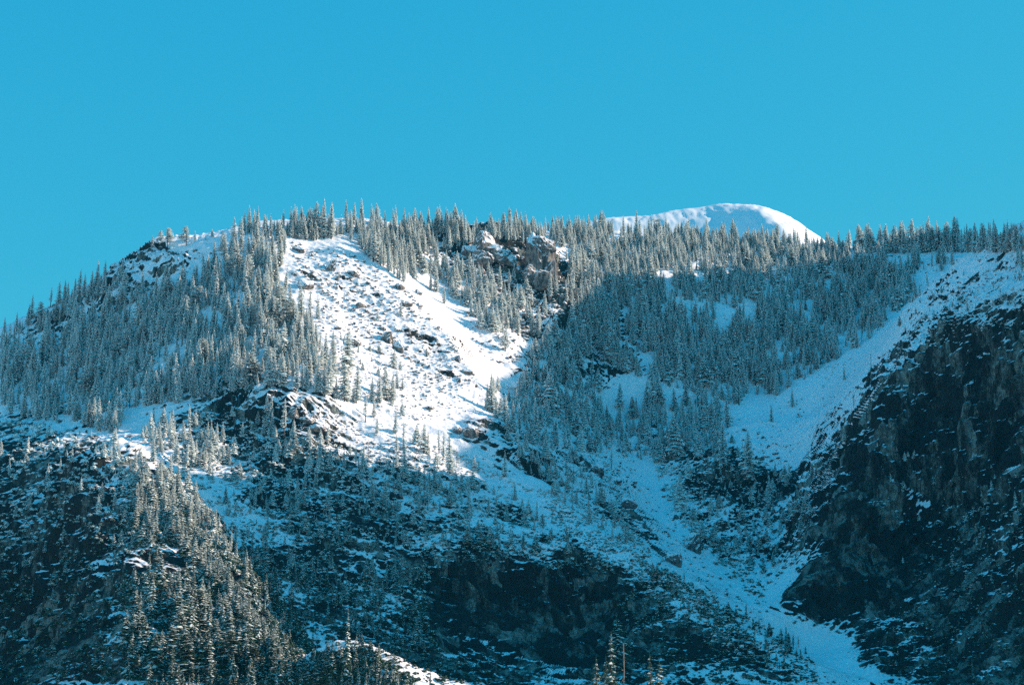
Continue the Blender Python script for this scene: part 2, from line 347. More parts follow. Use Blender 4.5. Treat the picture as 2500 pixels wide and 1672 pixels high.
tx[1:-1] = G[2:] - G[:-2]; tx[0] = G[1] - G[0]; tx[-1] = G[-1] - G[-2]
ty[:, 1:-1] = G[:, 2:] - G[:, :-2]; ty[:, 0] = G[:, 1] - G[:, 0]; ty[:, -1] = G[:, -1] - G[:, -2]
VN = np.cross(tx, ty).reshape(-1, 3)
VN /= np.linalg.norm(VN, axis=1)[:, None] + 1e-9
# bare rock shows where the surface is steeper than the snow holds, more so where the cover is thin
x, y, z = V[:, 0], V[:, 1], V[:, 2]
patch = fbm(x / 60, y / 60, z / 40, 3, .6) * .42 + joints(V, 4.5, 15.0, 3, False, 2.2) * .55 + noise(x / 5, y / 5, z / 4) * .28
bare = (1 - cover) * 1.28 - .62 + (.80 - VN[:, 2]) * 1.15 * (.35 + .65 * rough) + patch * .5 * (.15 + .85 * (1 - cover) ** .5)
bare -= sstep(.66, .9, VN[:, 2]) * steep * .42          # snow caught on the ledges of steep rock
bare = np.clip(bare + .5, 0, 1).astype(np.float32)


def grid_mesh(name, V, nc, nr, attrs=()):
    me = bpy.data.meshes.new(name)
    n = (nc - 1) * (nr - 1)
    i = np.arange(nc - 1)[:, None] * nr + np.arange(nr - 1)[None, :]
    q = np.stack([i, i + nr, i + nr + 1, i + 1], -1).reshape(-1).astype(np.int32)
    me.vertices.add(len(V)); me.vertices.foreach_set('co', V.astype(np.float32).reshape(-1))
    me.loops.add(n * 4); me.loops.foreach_set('vertex_index', q)
    me.polygons.add(n); me.polygons.foreach_set('loop_start', np.arange(n, dtype=np.int32) * 4)
    me.polygons.foreach_set('loop_total', np.full(n, 4, np.int32))
    for nm, a in attrs:
        at_ = me.attributes.new(nm, 'FLOAT', 'POINT'); at_.data.foreach_set('value', a.astype(np.float32))
    me.update(calc_edges=True)
    me.polygons.foreach_set('use_smooth', np.ones(n, bool))
    return me


# which vertex of the mountain a photo pixel shows (front-most)
PXS = 2.6
_u, _v, _d = project(V)
_ok = (_u > -60) & (_u < 2560) & (_v > 300) & (_v < 1900) & (V[:, 1] > 1000)
_idx = np.nonzero(_ok)[0]
_cu = ((_u[_idx] + 60) / PXS).astype(int); _cvv = ((_v[_idx] - 300) / PXS).astype(int)
BW, BH = int(2620 / PXS) + 1, int(1600 / PXS) + 1
_key = _cvv * BW + _cu
_o = np.lexsort((_d[_idx], _key))
_ks = _key[_o]
_first = np.concatenate([[True], _ks[1:] != _ks[:-1]])
ZB = np.full(BW * BH, -1, int)
ZB[_ks[_first]] = _idx[_o][_first]
ZD = np.full(BW * BH, 1e9); ZD[_ks[_first]] = _d[ZB[_ks[_first]]]
# a coarser buffer tells hidden vertices from seen ones
ZB = ZB.reshape(BH, BW); ZD = ZD.reshape(BH, BW)
_m = ZD.copy()
for dy in (-1, 0, 1):
    for dx in (-1, 0, 1):
        _m = np.minimum(_m, np.roll(np.roll(ZD, dy, 0), dx, 1))


def pick(u, v):
    """world point of the mountain at photo pixel (u, v); looks lower if the pixel is sky"""
    i = int((u + 60) / PXS); j = int((v - 300) / PXS)
    for r in range(0, 30):
        jj = j + r
        best = -1
        for di in (0, -1, 1):
            if 0 <= jj < BH and 0 <= i + di < BW:
                k = ZB[jj, i + di]
                if k >= 0 and ZD[jj, i + di] < _m[jj, i + di] + 40 and (best < 0 or _d[k] < _d[best]):
                    best = k
        if best >= 0:
            return V[best], best
    return None, -1
# ------------------------------------------------------------------ materials
def mat(name):
    m = bpy.data.materials.new(name); m.use_nodes = True
    nt = m.node_tree; nt.nodes.clear()
    out = nt.nodes.new('ShaderNodeOutputMaterial')
    b = nt.nodes.new('ShaderNodeBsdfPrincipled')
    b.inputs['Roughness'].default_value = .85
    b.inputs['Specular IOR Level'].default_value = .15
    nt.links.new(b.outputs[0], out.inputs['Surface'])
    return m, nt, b


def node(nt, typ, **kw):
    n = nt.nodes.new(typ)
    for k, v in kw.items():
        if k.startswith('i_'):
            key = k[2:]
            n.inputs[int(key) if key.isdigit() else key].default_value = v
        else:
            setattr(n, k, v)
    return n


def math_(nt, op, a, b=None, clamp=False):
    n = nt.nodes.new('ShaderNodeMath'); n.operation = op; n.use_clamp = clamp
    for i, q in enumerate((a, b)):
        if q is None:
            continue
        if isinstance(q, (int, float)):
            n.inputs[i].default_value = q
        else:
            nt.links.new(q, n.inputs[i])
    return n.outputs[0]


def noise_n(nt, vec, scale, detail=4, rough=.6, stretch=None):
    if stretch:
        mp = nt.nodes.new('ShaderNodeMapping'); mp.inputs['Scale'].default_value = stretch
        nt.links.new(vec, mp.inputs['Vector']); vec = mp.outputs[0]
    n = nt.nodes.new('ShaderNodeTexNoise'); n.inputs['Scale'].default_value = scale
    n.inputs['Detail'].default_value = detail; n.inputs['Roughness'].default_value = rough
    nt.links.new(vec, n.inputs['Vector'])
    return n.outputs[0]


def mapr(nt, v, a, b, c=0., d=1., smooth=True):
    n = nt.nodes.new('ShaderNodeMapRange'); n.interpolation_type = 'SMOOTHSTEP' if smooth else 'LINEAR'
    for k, q in zip(('From Min', 'From Max', 'To Min', 'To Max'), (a, b, c, d)):
        if isinstance(q, (int, float)):
            n.inputs[k].default_value = q
        else:
            nt.links.new(q, n.inputs[k])
    nt.links.new(v, n.inputs['Value'])
    return n.outputs[0]


def mixc(nt, f, a, b):
    n = nt.nodes.new('ShaderNodeMix'); n.data_type = 'RGBA'
    if isinstance(f, (int, float)):
        n.inputs[0].default_value = f
    else:
        nt.links.new(f, n.inputs[0])
    for i, q in ((6, a), (7, b)):
        if isinstance(q, tuple):
            n.inputs[i].default_value = (*q, 1)
        else:
            nt.links.new(q, n.inputs[i])
    return n.outputs[2]


SNOW = (.90, .91, .92)
ROCK_D, ROCK_L, ROCK_O = (.024, .027, .029), (.26, .30, .27), (.20, .18, .13)


def rock_colour(nt, pos):
    st = noise_n(nt, pos, 1.0, 5, .65, (.07, .07, .011))
    bl = noise_n(nt, pos, .045, 4, .6)
    cr = noise_n(nt, pos, 1.0, 3, .55, (.10, .10, .018))
    crk = mapr(nt, math_(nt, 'ABSOLUTE', math_(nt, 'SUBTRACT', cr, .5)), 0., .030, .25, 1.)
    fi = noise_n(nt, pos, .5, 4, .7)
    wv = nt.nodes.new('ShaderNodeVectorMath'); wv.operation = 'MULTIPLY_ADD'
    wn = nt.nodes.new('ShaderNodeTexNoise'); wn.inputs['Scale'].default_value = .05; wn.inputs['Detail'].default_value = 3
    nt.links.new(pos, wn.inputs['Vector']); nt.links.new(wn.outputs['Color'], wv.inputs[0]); wv.inputs[1].default_value = (16, 16, 40); nt.links.new(pos, wv.inputs[2])
    vm = nt.nodes.new('ShaderNodeMapping'); vm.inputs['Scale'].default_value = (.05, .05, .013); nt.links.new(wv.outputs[0], vm.inputs['Vector'])
    vo = nt.nodes.new('ShaderNodeTexVoronoi'); vo.inputs['Scale'].default_value = 1; nt.links.new(vm.outputs[0], vo.inputs['Vector'])
    vs_ = nt.nodes.new('ShaderNodeSeparateColor'); nt.links.new(vo.outputs['Color'], vs_.inputs[0])
    pn = math_(nt, 'ADD', math_(nt, 'MULTIPLY', noise_n(nt, pos, 1.0, 4, .55, (.028, .028, .006)), .6), math_(nt, 'MULTIPLY', vs_.outputs[0], .40))
    f = math_(nt, 'ADD', math_(nt, 'MULTIPLY', st, .45), math_(nt, 'MULTIPLY', fi, .2))
    f = math_(nt, 'ADD', f, math_(nt, 'MULTIPLY', pn, .45))
    c = mixc(nt, mapr(nt, f, .53, .67), ROCK_D, ROCK_L)
    c2_ = noise_n(nt, pos, 1.0, 2, .5, (.040, .040, .0055))
    ck2 = mapr(nt, math_(nt, 'ABSOLUTE', math_(nt, 'SUBTRACT', c2_, .5)), 0., .020, .1, 1.)
    c = mixc(nt, math_(nt, 'MULTIPLY', crk, ck2), (.012, .013, .015), c)
    return mixc(nt, math_(nt, 'MULTIPLY', mapr(nt, bl, .58, .75), .2), c, ROCK_O)


def terrain_material():
    m, nt, b = mat('snowy_granite')
    pos = node(nt, 'ShaderNodeNewGeometry').outputs['Position']
    a = node(nt, 'ShaderNodeAttribute', attribute_name='bare').outputs['Fac']
    n1 = noise_n(nt, pos, .30, 5, .68, (1, 1, 1.9))
    n2 = noise_n(nt, pos, .06, 4, .6, (1, 1, 2.2))
    t = math_(nt, 'ADD', a, math_(nt, 'MULTIPLY', math_(nt, 'SUBTRACT', n1, .5), .55))
    t = math_(nt, 'ADD', t, math_(nt, 'MULTIPLY', math_(nt, 'SUBTRACT', n2, .5), .35))
    f = mapr(nt, t, .47, .58)
    br = noise_n(nt, pos, .16, 3, .6)
    veg = noise_n(nt, pos, 1.3, 3, .7)
    rk = rock_colour(nt, pos)
    rk = mixc(nt, math_(nt, 'MULTIPLY', mapr(nt, br, .46, .6), mapr(nt, veg, .35, .6, .2, .8)), rk, (.022, .026, .018))
    sn = mixc(nt, noise_n(nt, pos, .03, 3, .5), (.87, .88, .89), (.93, .93, .94))
    nt.links.new(mixc(nt, f, sn, rk), b.inputs['Base Color'])
    nt.links.new(mapr(nt, f, 0, 1, .7, .95), b.inputs['Roughness'])
    hgt = math_(nt, 'ADD', math_(nt, 'MULTIPLY', noise_n(nt, pos, .45, 5, .65), math_(nt, 'ADD', math_(nt, 'MULTIPLY', f, 1.6), .5)),
                math_(nt, 'MULTIPLY', f, -.55))
    bp = node(nt, 'ShaderNodeBump', i_Strength=.9, i_Distance=1.3)
    nt.links.new(hgt, bp.inputs['Height']); nt.links.new(bp.outputs[0], b.inputs['Normal'])
    return m


def rock_material():
    m, nt, b = mat('snow_capped_rock')
    g = node(nt, 'ShaderNodeNewGeometry')
    pos, nrm = g.outputs['Position'], g.outputs['Normal']
    sx = node(nt, 'ShaderNodeSeparateXYZ'); nt.links.new(nrm, sx.inputs[0])
    t = math_(nt, 'ADD', sx.outputs[2], math_(nt, 'MULTIPLY', math_(nt, 'SUBTRACT', noise_n(nt, pos, .5, 4, .65), .5), .9))
    f = mapr(nt, t, .16, .36)
    rk = mixc(nt, mapr(nt, noise_n(nt, pos, .35, 5, .65, (1, 1, .4)), .35, .65), (.05, .052, .055), (.24, .232, .21))
    nt.links.new(mixc(nt, f, rk, SNOW), b.inputs['Base Color'])
    bp = node(nt, 'ShaderNodeBump', i_Strength=.9, i_Distance=.8)
    nt.links.new(noise_n(nt, pos, .8, 5, .7), bp.inputs['Height']); nt.links.new(bp.outputs[0], b.inputs['Normal'])
    return m


def needle_material():
    """dark needles with snow lying on them: thicker the higher up the mountain the tree stands"""
    m, nt, b = mat('snow_dusted_needles')
    g = node(nt, 'ShaderNodeNewGeometry')
    sx = node(nt, 'ShaderNodeSeparateXYZ'); nt.links.new(g.outputs['Position'], sx.inputs[0])
    sn = node(nt, 'ShaderNodeAttribute', attribute_name='load').outputs['Fac']
    alt = mapr(nt, sx.outputs[2], 40., 430., .34, 1.60, False)
    var = math_(nt, 'MULTIPLY', math_(nt, 'SUBTRACT', noise_n(nt, g.outputs['Position'], .02, 2, .5), .5), .55)
    fine = math_(nt, 'MULTIPLY', math_(nt, 'SUBTRACT', noise_n(nt, g.outputs['Position'], .9, 2, .5), .5), .5)
    t = math_(nt, 'ADD', math_(nt, 'ADD', sn, alt), math_(nt, 'ADD', var, fine))
    f = mapr(nt, t, .86, 1.14)
    gr = mixc(nt, noise_n(nt, g.outputs['Position'], .05, 2, .5), (.018, .046, .026), (.045, .092, .052))
    nt.links.new(mixc(nt, f, gr, (.80, .88, .85)), b.inputs['Base Color'])
    return m


def bark_material(name, c1, c2):
    m, nt, b = mat(name)
    pos = node(nt, 'ShaderNodeNewGeometry').outputs['Position']
    nt.links.new(mixc(nt, noise_n(nt, pos, 1.5, 3, .6, (1, 1, .2)), c1, c2), b.inputs['Base Color'])
    return m


def snow_material():
    m, nt, b = mat('wind_packed_snow')
    pos = node(nt, 'ShaderNodeNewGeometry').outputs['Position']
    a = node(nt, 'ShaderNodeAttribute', attribute_name='bare').outputs['Fac']
    f = mapr(nt, math_(nt, 'ADD', a, math_(nt, 'MULTIPLY', math_(nt, 'SUBTRACT', noise_n(nt, pos, .06, 4, .65), .5), .6)), .5, .6)
    nt.links.new(mixc(nt, f, SNOW, (.13, .12, .11)), b.inputs['Base Color'])
    return m


M_TER, M_ROCK, M_NEED, M_SNOW = terrain_material(), rock_material(), needle_material(), snow_material()
M_BARK = bark_material('grey_brown_bark', (.045, .035, .028), (.11, .085, .065))
M_DEAD = bark_material('weathered_dead_wood', (.13, .11, .09), (.30, .26, .21))


def link(name, me, m, parent=None):
    o = bpy.data.objects.new(name, me); C.objects.link(o)
    if m is not None:
        me.materials.clear(); me.materials.append(m)
    if parent is not None:
        o.parent = parent
    return o


def tag(o, label=None, cat=None, group=None, kind=None):
    for k, q in (('label', label), ('category', cat), ('group', group), ('kind', kind)):
        if q:
            o[k] = q
    return o


def struct(name, me, m, label=None):
    return tag(link(name, me, m), label, None, None, 'structure')


# ------------------------------------------------------------------ the setting
struct('mountain', grid_mesh('mountain', V, NC, NR, [('bare', bare)]), M_TER, 'steep snowy granite mountain with forested slopes and dark cliffs')

# far bald summit behind the ridge
def dome():
    rows, cols, Y0 = 90, 260, 5200.0
    prof_u = [1250, 1380, 1440, 1500, 1570, 1640, 1690, 1720, 1745, 1770, 1800, 1825, 1850, 1885, 1920, 1955, 1982, 2010, 2080, 2200]
    prof_v = [600, 556, 541, 534, 528, 519, 512, 506, 499, 497, 498, 500, 506, 520, 540, 564, 585, 612, 660, 690]
    us = np.linspace(1250, 2200, cols)
    top = np.interp(us, prof_u, prof_v)
    k = np.ones(9) / 9
    top = np.convolve(np.pad(top, 4, 'edge'), k, 'valid')
    # the lit face turns along a crease that runs down from the summit
    Vs = np.empty((cols, rows, 3)); bare_ = np.zeros((cols, rows))
    for i, (u, tv) in enumerate(zip(us, top)):
        # a shallow hollow left of the summit faces away from the sun
        for j in range(rows):
            t = j / (rows - 1)                      # 0 front foot .. 1 behind
            y = Y0 - 1250 + 2300 * t
            X_, _, Zt = at(u, tv, Y0)
            xx = X_
            s = (y - Y0)
            zt = Zt + .284 * s - (s / 1250.0) ** 2 * 240 * (1.0 if s < 0 else 2.5)
            step = 62 * (1 - sstep(1715, 1825, u)) * sstep(-20, 480, -s)
            Vs[i, j] = (xx, y, zt - step)
    P = Vs.reshape(-1, 3)
    P[:, 2] += 6 * fbm(P[:, 0] / 120, P[:, 1] / 160, P[:, 2] / 120, 4) + 2.2 * fbm(P[:, 0] / 26, P[:, 1] / 70, P[:, 2] / 40, 2, .5, True)
    uu, vv, _ = project(P)
    spot = [(1745 + 60, 512, 16), (1770, 520, 9), (1815, 506, 10), (1640, 523, 6), (1905, 520, 4)]
    bb = .27 + .30 * fbm(P[:, 0] / 60, P[:, 1] / 60, P[:, 2] / 25, 3)
    for su, sv, r in spot:
        c = np.array(at(su, sv + 5, Y0 - 60))
        bb = np.maximum(bb, .72 - np.hypot((P[:, 0] - c[0]), (P[:, 2] - c[2]) * 1.8) / (r * 2.2))
    return grid_mesh('summit', P, cols, rows, [('bare', np.clip(bb, 0, 1))])


struct('far_summit', dome(), M_SNOW, 'bald white summit rounded above the tree line, far behind')

gm = bpy.data.meshes.new('valley_floor')
R_ = 26000.0
gm.from_pydata([(-R_, -R_, -7), (R_, -R_, -7), (R_, R_, -7), (-R_, R_, -7)], [], [(0, 1, 2, 3)])
struct('valley_floor', gm, M_SNOW, 'flat snow covered valley floor')
# ------------------------------------------------------------------ trees: unit meshes (height 1), copied by scale
def tri_mesh(name, vs, fs, load=None, smooth=False):
    me = bpy.data.meshes.new(name)
    me.from_pydata(vs, [], fs)
    if load is not None:
        a = me.attributes.new('load', 'FLOAT', 'POINT'); a.data.foreach_set('value', np.array(load, np.float32))
    if smooth:
        me.polygons.foreach_set('use_smooth', np.ones(len(fs), bool))
    me.update()
    return me


def crown_mesh(seed, R=.10, h0=.08, levels=28, per=6, droop=.55, power=.8, keep=.92, ragged=.3):
    rn = random.Random(seed)
    vs, fs, ld = [], [], []
    ph = rn.random() * 6.3
    lean = (rn.uniform(-.015, .015), rn.uniform(-.015, .015))
    side = [1 + ragged * rn.uniform(-.8, .6) for _ in range(7)]

    def add(p, l):
        vs.append(p); ld.append(l); return len(vs) - 1
    for k in range(levels):
        t = min(1, max(0, (k + rn.uniform(-.3, .3)) / (levels - 1)))
        h = h0 + (.965 - h0) * t ** .94
        prof = (1 - t) ** power * (1 - .35 * max(0, .12 - t) / .12)
        for b in range(per):
            if rn.random() > keep:
                continue
            ph += 2.399 + rn.uniform(-.3, .3)
            L = R * (prof + .05) * side[int((ph % 6.283) / 6.284 * 7)] * rn.uniform(.7, 1.18)
            w = L * rn.uniform(.30, .46) + .006
            c, s = math.cos(ph), math.sin(ph)
            dr = droop * rn.uniform(.6, 1.4) * (1 - .55 * t)
            hh = h + rn.uniform(-.012, .012)
            x0, y0 = lean[0] * h, lean[1] * h

            def P(r, sd, dz):
                return (x0 + c * r - s * sd, y0 + s * r + c * sd, hh + dz)
            lo = rn.random()
            up = .16 * L
            B = add(P(0, 0, up), .25 + .6 * lo); M = add(P(.55 * L, 0, up - .35 * dr * L), .35 + .75 * lo); T = add(P(L, 0, up - dr * L), .2 + .7 * lo)
            A = add(P(.5 * L, w, up - .62 * dr * L - .010), .05 + .6 * lo); D = add(P(.5 * L, -w, up - .62 * dr * L - .010), .05 + .6 * lo)
            fs += [(B, M, A), (M, T, A), (B, D, M), (M, D, T)]
            for q in range(2):                       # hanging sprays, bare of snow
                r1 = rn.uniform(.25, .8) * L; r2 = r1 + rn.uniform(.15, .3) * L; sd = rn.uniform(-.7, .7) * w
                a = add(P(r1, sd, up - .45 * dr * r1), .4 * lo); b2 = add(P(r2, sd * .8, up - .75 * dr * r2), .35 * lo)
                d = add(P((r1 + r2) / 2, sd * 1.1, up - dr * r2 - rn.uniform(.018, .034)), 0)
                fs.append((a, b2, d))
    for q in range(3):                               # leader
        a = q * 2.1
        i = add((lean[0] + .006 * math.cos(a), lean[1] + .006 * math.sin(a), .945), .4); j = add((lean[0] + .006 * math.cos(a + 2.1), lean[1] + .006 * math.sin(a + 2.1), .945), .4)
        k = add((lean[0], lean[1], 1.0), .5); fs.append((i, j, k))
    return tri_mesh('crown', vs, fs, ld)


def tube(vs, fs, p, q, r0, r1, n=6):
    a = Vector(q) - Vector(p); x_ = a.orthogonal().normalized(); y_ = a.normalized().cross(x_)
    o = len(vs)
    for c, r in ((Vector(p), r0), (Vector(q), r1)):
        for k in range(n):
            t = 6.2832 * k / n
            vs.append(tuple(c + x_ * (r * math.cos(t)) + y_ * (r * math.sin(t))))
    for k in range(n):
        fs.append((o + k, o + (k + 1) % n, o + n + (k + 1) % n, o + n + k))
    fs.append(tuple(o + n + k for k in range(n)))


def trunk_mesh(r=.013, top=.94):
    vs, fs = [], []
    tube(vs, fs, (0, 0, -.05), (0, 0, .45), r, r * .7); tube(vs, fs, (0, 0, .45), (0, 0, top), r * .7, r * .15)
    return tri_mesh('trunk', vs, fs, smooth=True)


def dead_trunk(seed):
    rn = random.Random(seed); vs, fs = [], []
    p = (0, 0, -.05); r = .016
    for k in range(5):
        q = (p[0] + rn.uniform(-.012, .012), p[1] + rn.uniform(-.012, .012), -.05 + .21 * (k + 1))
        tube(vs, fs, p, q, r, r * .72); p = q; r *= .72
    return tri_mesh('trunk', vs, fs, smooth=True)


def dead_branches(seed):
    rn = random.Random(seed); vs, fs = [], []
    for k in range(26):
        h = rn.uniform(.25, .95); a = rn.random() * 6.28; L = (.02 + .085 * (1 - h)) * rn.uniform(.5, 1.5)
        q = (L * math.cos(a), L * math.sin(a), h + rn.uniform(-.02, .03))
        tube(vs, fs, (0, 0, h), q, .005, .0015, 4)
        tube(vs, fs, (q[0] * .6, q[1] * .6, h + (q[2] - h) * .6), (q[0] * .9 + .02 * math.sin(a), q[1] * .9, q[2] + .02), .003, .001, 4)
    return tri_mesh('branches', vs, fs)


KINDS = [dict(seed=1, R=.105, h0=.07), dict(seed=2, R=.085, h0=.10, levels=30), dict(seed=3, R=.12, h0=.05, ragged=.4),
         dict(seed=4, R=.19, h0=.22, levels=20, per=6, droop=.25, power=.42, keep=.75, ragged=.75),     # broad open pine
         dict(seed=5, R=.20, h0=.03, levels=24, per=7, droop=.7, power=.95),                          # short wide fir
         dict(seed=6, R=.085, h0=.25, levels=26, keep=.62, ragged=.6, power=.55),                      # thin old tree
         dict(seed=7, R=.095, h0=.08, levels=32, power=.6), dict(seed=8, R=.14, h0=.12, ragged=.6, power=.7, keep=.8)]
CROWNS = [crown_mesh(**k) for k in KINDS]
for c_ in CROWNS:
    c_.materials.append(M_NEED)
TRUNK = trunk_mesh(); TRUNK.materials.append(M_BARK)
DT, DB = [dead_trunk(3), dead_trunk(9)], [dead_branches(4), dead_branches(8)]
for c_ in DT + DB:
    c_.materials.append(M_DEAD)

# trees traced from the photo: u, v of the foot, height in photo pixels, kind (8 = dead), width factor
HERO = """
73 777 55 2;39 807 45 0;13 810 37 0;99 789 50 3;121 742 43 5;138 742 55 2;154 732 48 0;168 728 38 0;181 728 46 6;192 720 58 2;205 722 52 0;219 721 55 6
235 681 44 2;252 675 40 2;267 665 12 4;282 655 16 0;300 714 54 4;403 693 22 4;369 604 28 2;393 600 36 3;411 600 42 3 1.2;451 600 44 3 1.2;475 588 24 6
500 587 14 0;517 577 18 4;540 580 18 2;567 618 82 2;547 624 40 0;112 837 72 0;183 825 35 4;210 813 32 4;232 819 54 0;270 806 36 4;297 849 60 2;121 900 58 2
172 906 62 0;85 920 72 7;30 920 48 2;345 777 56 7;390 762 36 0;348 837 58 7;390 819 46 4;405 882 56 2;364 876 44 5
580 577 40 0;596 572 52 6;610 570 62 0;622 572 56 2;631 570 60 0;648 572 48 6;663 573 50 1;690 575 44 6;712 580 40 0;735 582 52 2
772 580 80 7;792 582 88 1;810 582 84 6;849 543 52 1;868 548 50 0;886 543 56 6;912 552 50 1;925 552 52 7;967 552 48 1;990 560 50 0;1015 567 54 4;1044 556 48 1
1068 558 54 6;1085 562 50 1;1113 564 62 4;1130 566 52 6;910 636 96 1;925 640 84 6;933 648 60 1;952 640 54 1;981 651 64 6;992 645 44 1;1005 666 56 0;1016 678 34 4
1038 666 42 4;1051 660 28 2;1068 711 58 0;1055 706 40 6;1080 684 26 0;1117 678 50 0;1089 741 44 1;1108 720 32 4;1143 714 46 0;1170 668 24 6;1195 690 52 2
1222 708 54 6;1255 687 42 1;1287 735 60 4;1302 745 44 0;1177 801 48 4;1237 855 54 7;1243 700 40 1;1160 720 50 0;1210 740 46 2;1265 752 48 0;1330 770 56 0;1385 735 46 0
1408 660 32 1;1420 668 36 0;1345 725 60 1;1358 722 52 1;1317 610 30 1;1335 612 36 6;1368 590 42 1;1378 586 36 1
778 777 48 0;981 771 38 2;964 898 44 7;981 903 20 4;891 903 20 4;813 888 78 0;849 918 104 7;667 804 72 1;681 780 63 0;711 762 60 6;732 777 84 0;757 753 42 1;630 819 78 2
852 979 60 0;844 976 81 7;871 982 87 2;909 979 57 0;930 982 69 2;945 976 78 7;961 979 69 0;973 949 44 1;913 1015 46 2;894 1030 60 5;924 1057 40 0;967 1057 52 2
985 1012 30 4;1014 1081 46 4;1035 1105 66 7;1046 1108 52 2;1074 1108 54 5;1084 1123 66 5;1101 1153 90 0;1117 1139 50 8;990 1105 69 5;972 1099 40 0;987 1168 76 2
1066 1132 30 4;1039 1183 46 5;1071 1186 28 4;897 1120 62 8;807 1078 58 8;873 1085 24 8;780 1138 62 2;873 1132 44 5;885 1168 56 2;943 1231 70 2;729 1252 62 0
756 1078 26 4;801 1081 38 7;786 1078 30 4;714 1072 44 7;696 1063 82 5;649 1042 74 2;664 1018 52 0;1203 1006 76 2;1193 1000 60 0;1233 1030 62 7;1216 1018 48 2;1254 1045 62 2
1272 1057 66 5;1231 1162 54 2;1161 1150 34 4;1188 1249 38 0;1239 1270 42 2;1206 1280 36 2;655 940 82 2;693 952 86 7;669 940 58 0;726 946 60 2;750 955 62 0;777 958 78 2;792 967 60 7
804 964 96 0;822 972 50 2;184 997 32 6;273 982 20 4;276 1084 40 4;252 1114 34 4;284 1105 28 0;348 1066 22 4;375 1126 58 2;340 1132 40 4;417 1159 50 1
384 1189 58 0;393 1204 74 2;402 1237 64 7;414 1255 52 5;423 1195 28 4;339 1279 66 7;357 1285 52 2;388 1280 34 4;276 1231 38 0;57 1006 44 2;300 1270 30 4;424 1215 30 4
327 1442 50 0;360 1409 52 5;354 1451 40 0;384 1472 36 4;522 1460 80 0;510 1487 66 2;534 1500 58 2;561 1478 72 0;570 1496 56 2;480 1463 26 4;456 1541 76 5;510 1652 56 7;528 1598 42 0
279 1334 30 4;294 1331 38 4;324 1334 24 4;648 1388 70 7;340 1500 52 2;365 1530 56 7;410 1500 50 2;430 1560 60 2;395 1600 58 7;450 1620 50 4;350 1590 48 2;560 1560 44 4;600 1590 40 4
840 1676 182 0 .8;759 1580 36 6;864 1600 52 1;880 1598 48 1;1054 1680 34 0;1185 1622 26 8;1212 1664 70 8;646 1373 60 2;905 1605 36 4;930 1615 40 7;800 1606 36 4;965 1640 36 4
1314 1069 88 2;1344 1009 100 4;1332 1120 52 4;1461 952 50 4;1518 1051 60 2;1515 1000 62 7;1533 1096 44 4;1596 1006 104 5;1611 1033 42 0;1641 1108 90 4 1.1;1707 1114 56 4
1734 1048 72 7;1770 1165 124 5 1.1;1773 1042 62 7;1782 1168 62 8;1827 1174 112 7;1749 1102 58 2;1887 1030 40 2;1662 1237 64 4;1494 1144 44 5;2061 1078 34 2;2082 991 48 8
2125 925 68 8;1932 994 44 0;2061 925 32 2;2074 603 40 7;2086 608 24 0;2097 618 32 2;2122 618 70 2;2136 612 30 0;2148 615 62 0;2166 618 66 2;2186 606 52 0;2205 603 60 2;2230 606 66 7
2250 608 46 0;2269 609 74 2;2287 606 63 0;2308 607 56 7;2328 609 76 7;2344 609 72 0;2361 609 58 2;2382 606 52 7;2402 606 58 2;2428 600 62 0;2450 592 44 0;2468 585 34 6;2493 562 18 4
1893 597 50 0;1916 597 36 4;1935 598 40 0;1950 597 34 2;1966 600 46 0;1985 598 22 2;2013 602 28 2;2025 604 22 0;2484 642 46 0;2496 655 52 2;1968 642 32 4;1555 584 66 1;1612 586 58 0
1525 574 46 1;1677 590 44 6;1705 592 40 0;1740 594 38 1;1795 595 46 0;1830 596 40 6;1865 597 48 0
1495 1700 165 5;1524 1700 135 8;1590 1700 115 5;1455 1690 95 4;1508 1640 120 7;1605 1690 90 7;1475 1700 110 2
"""
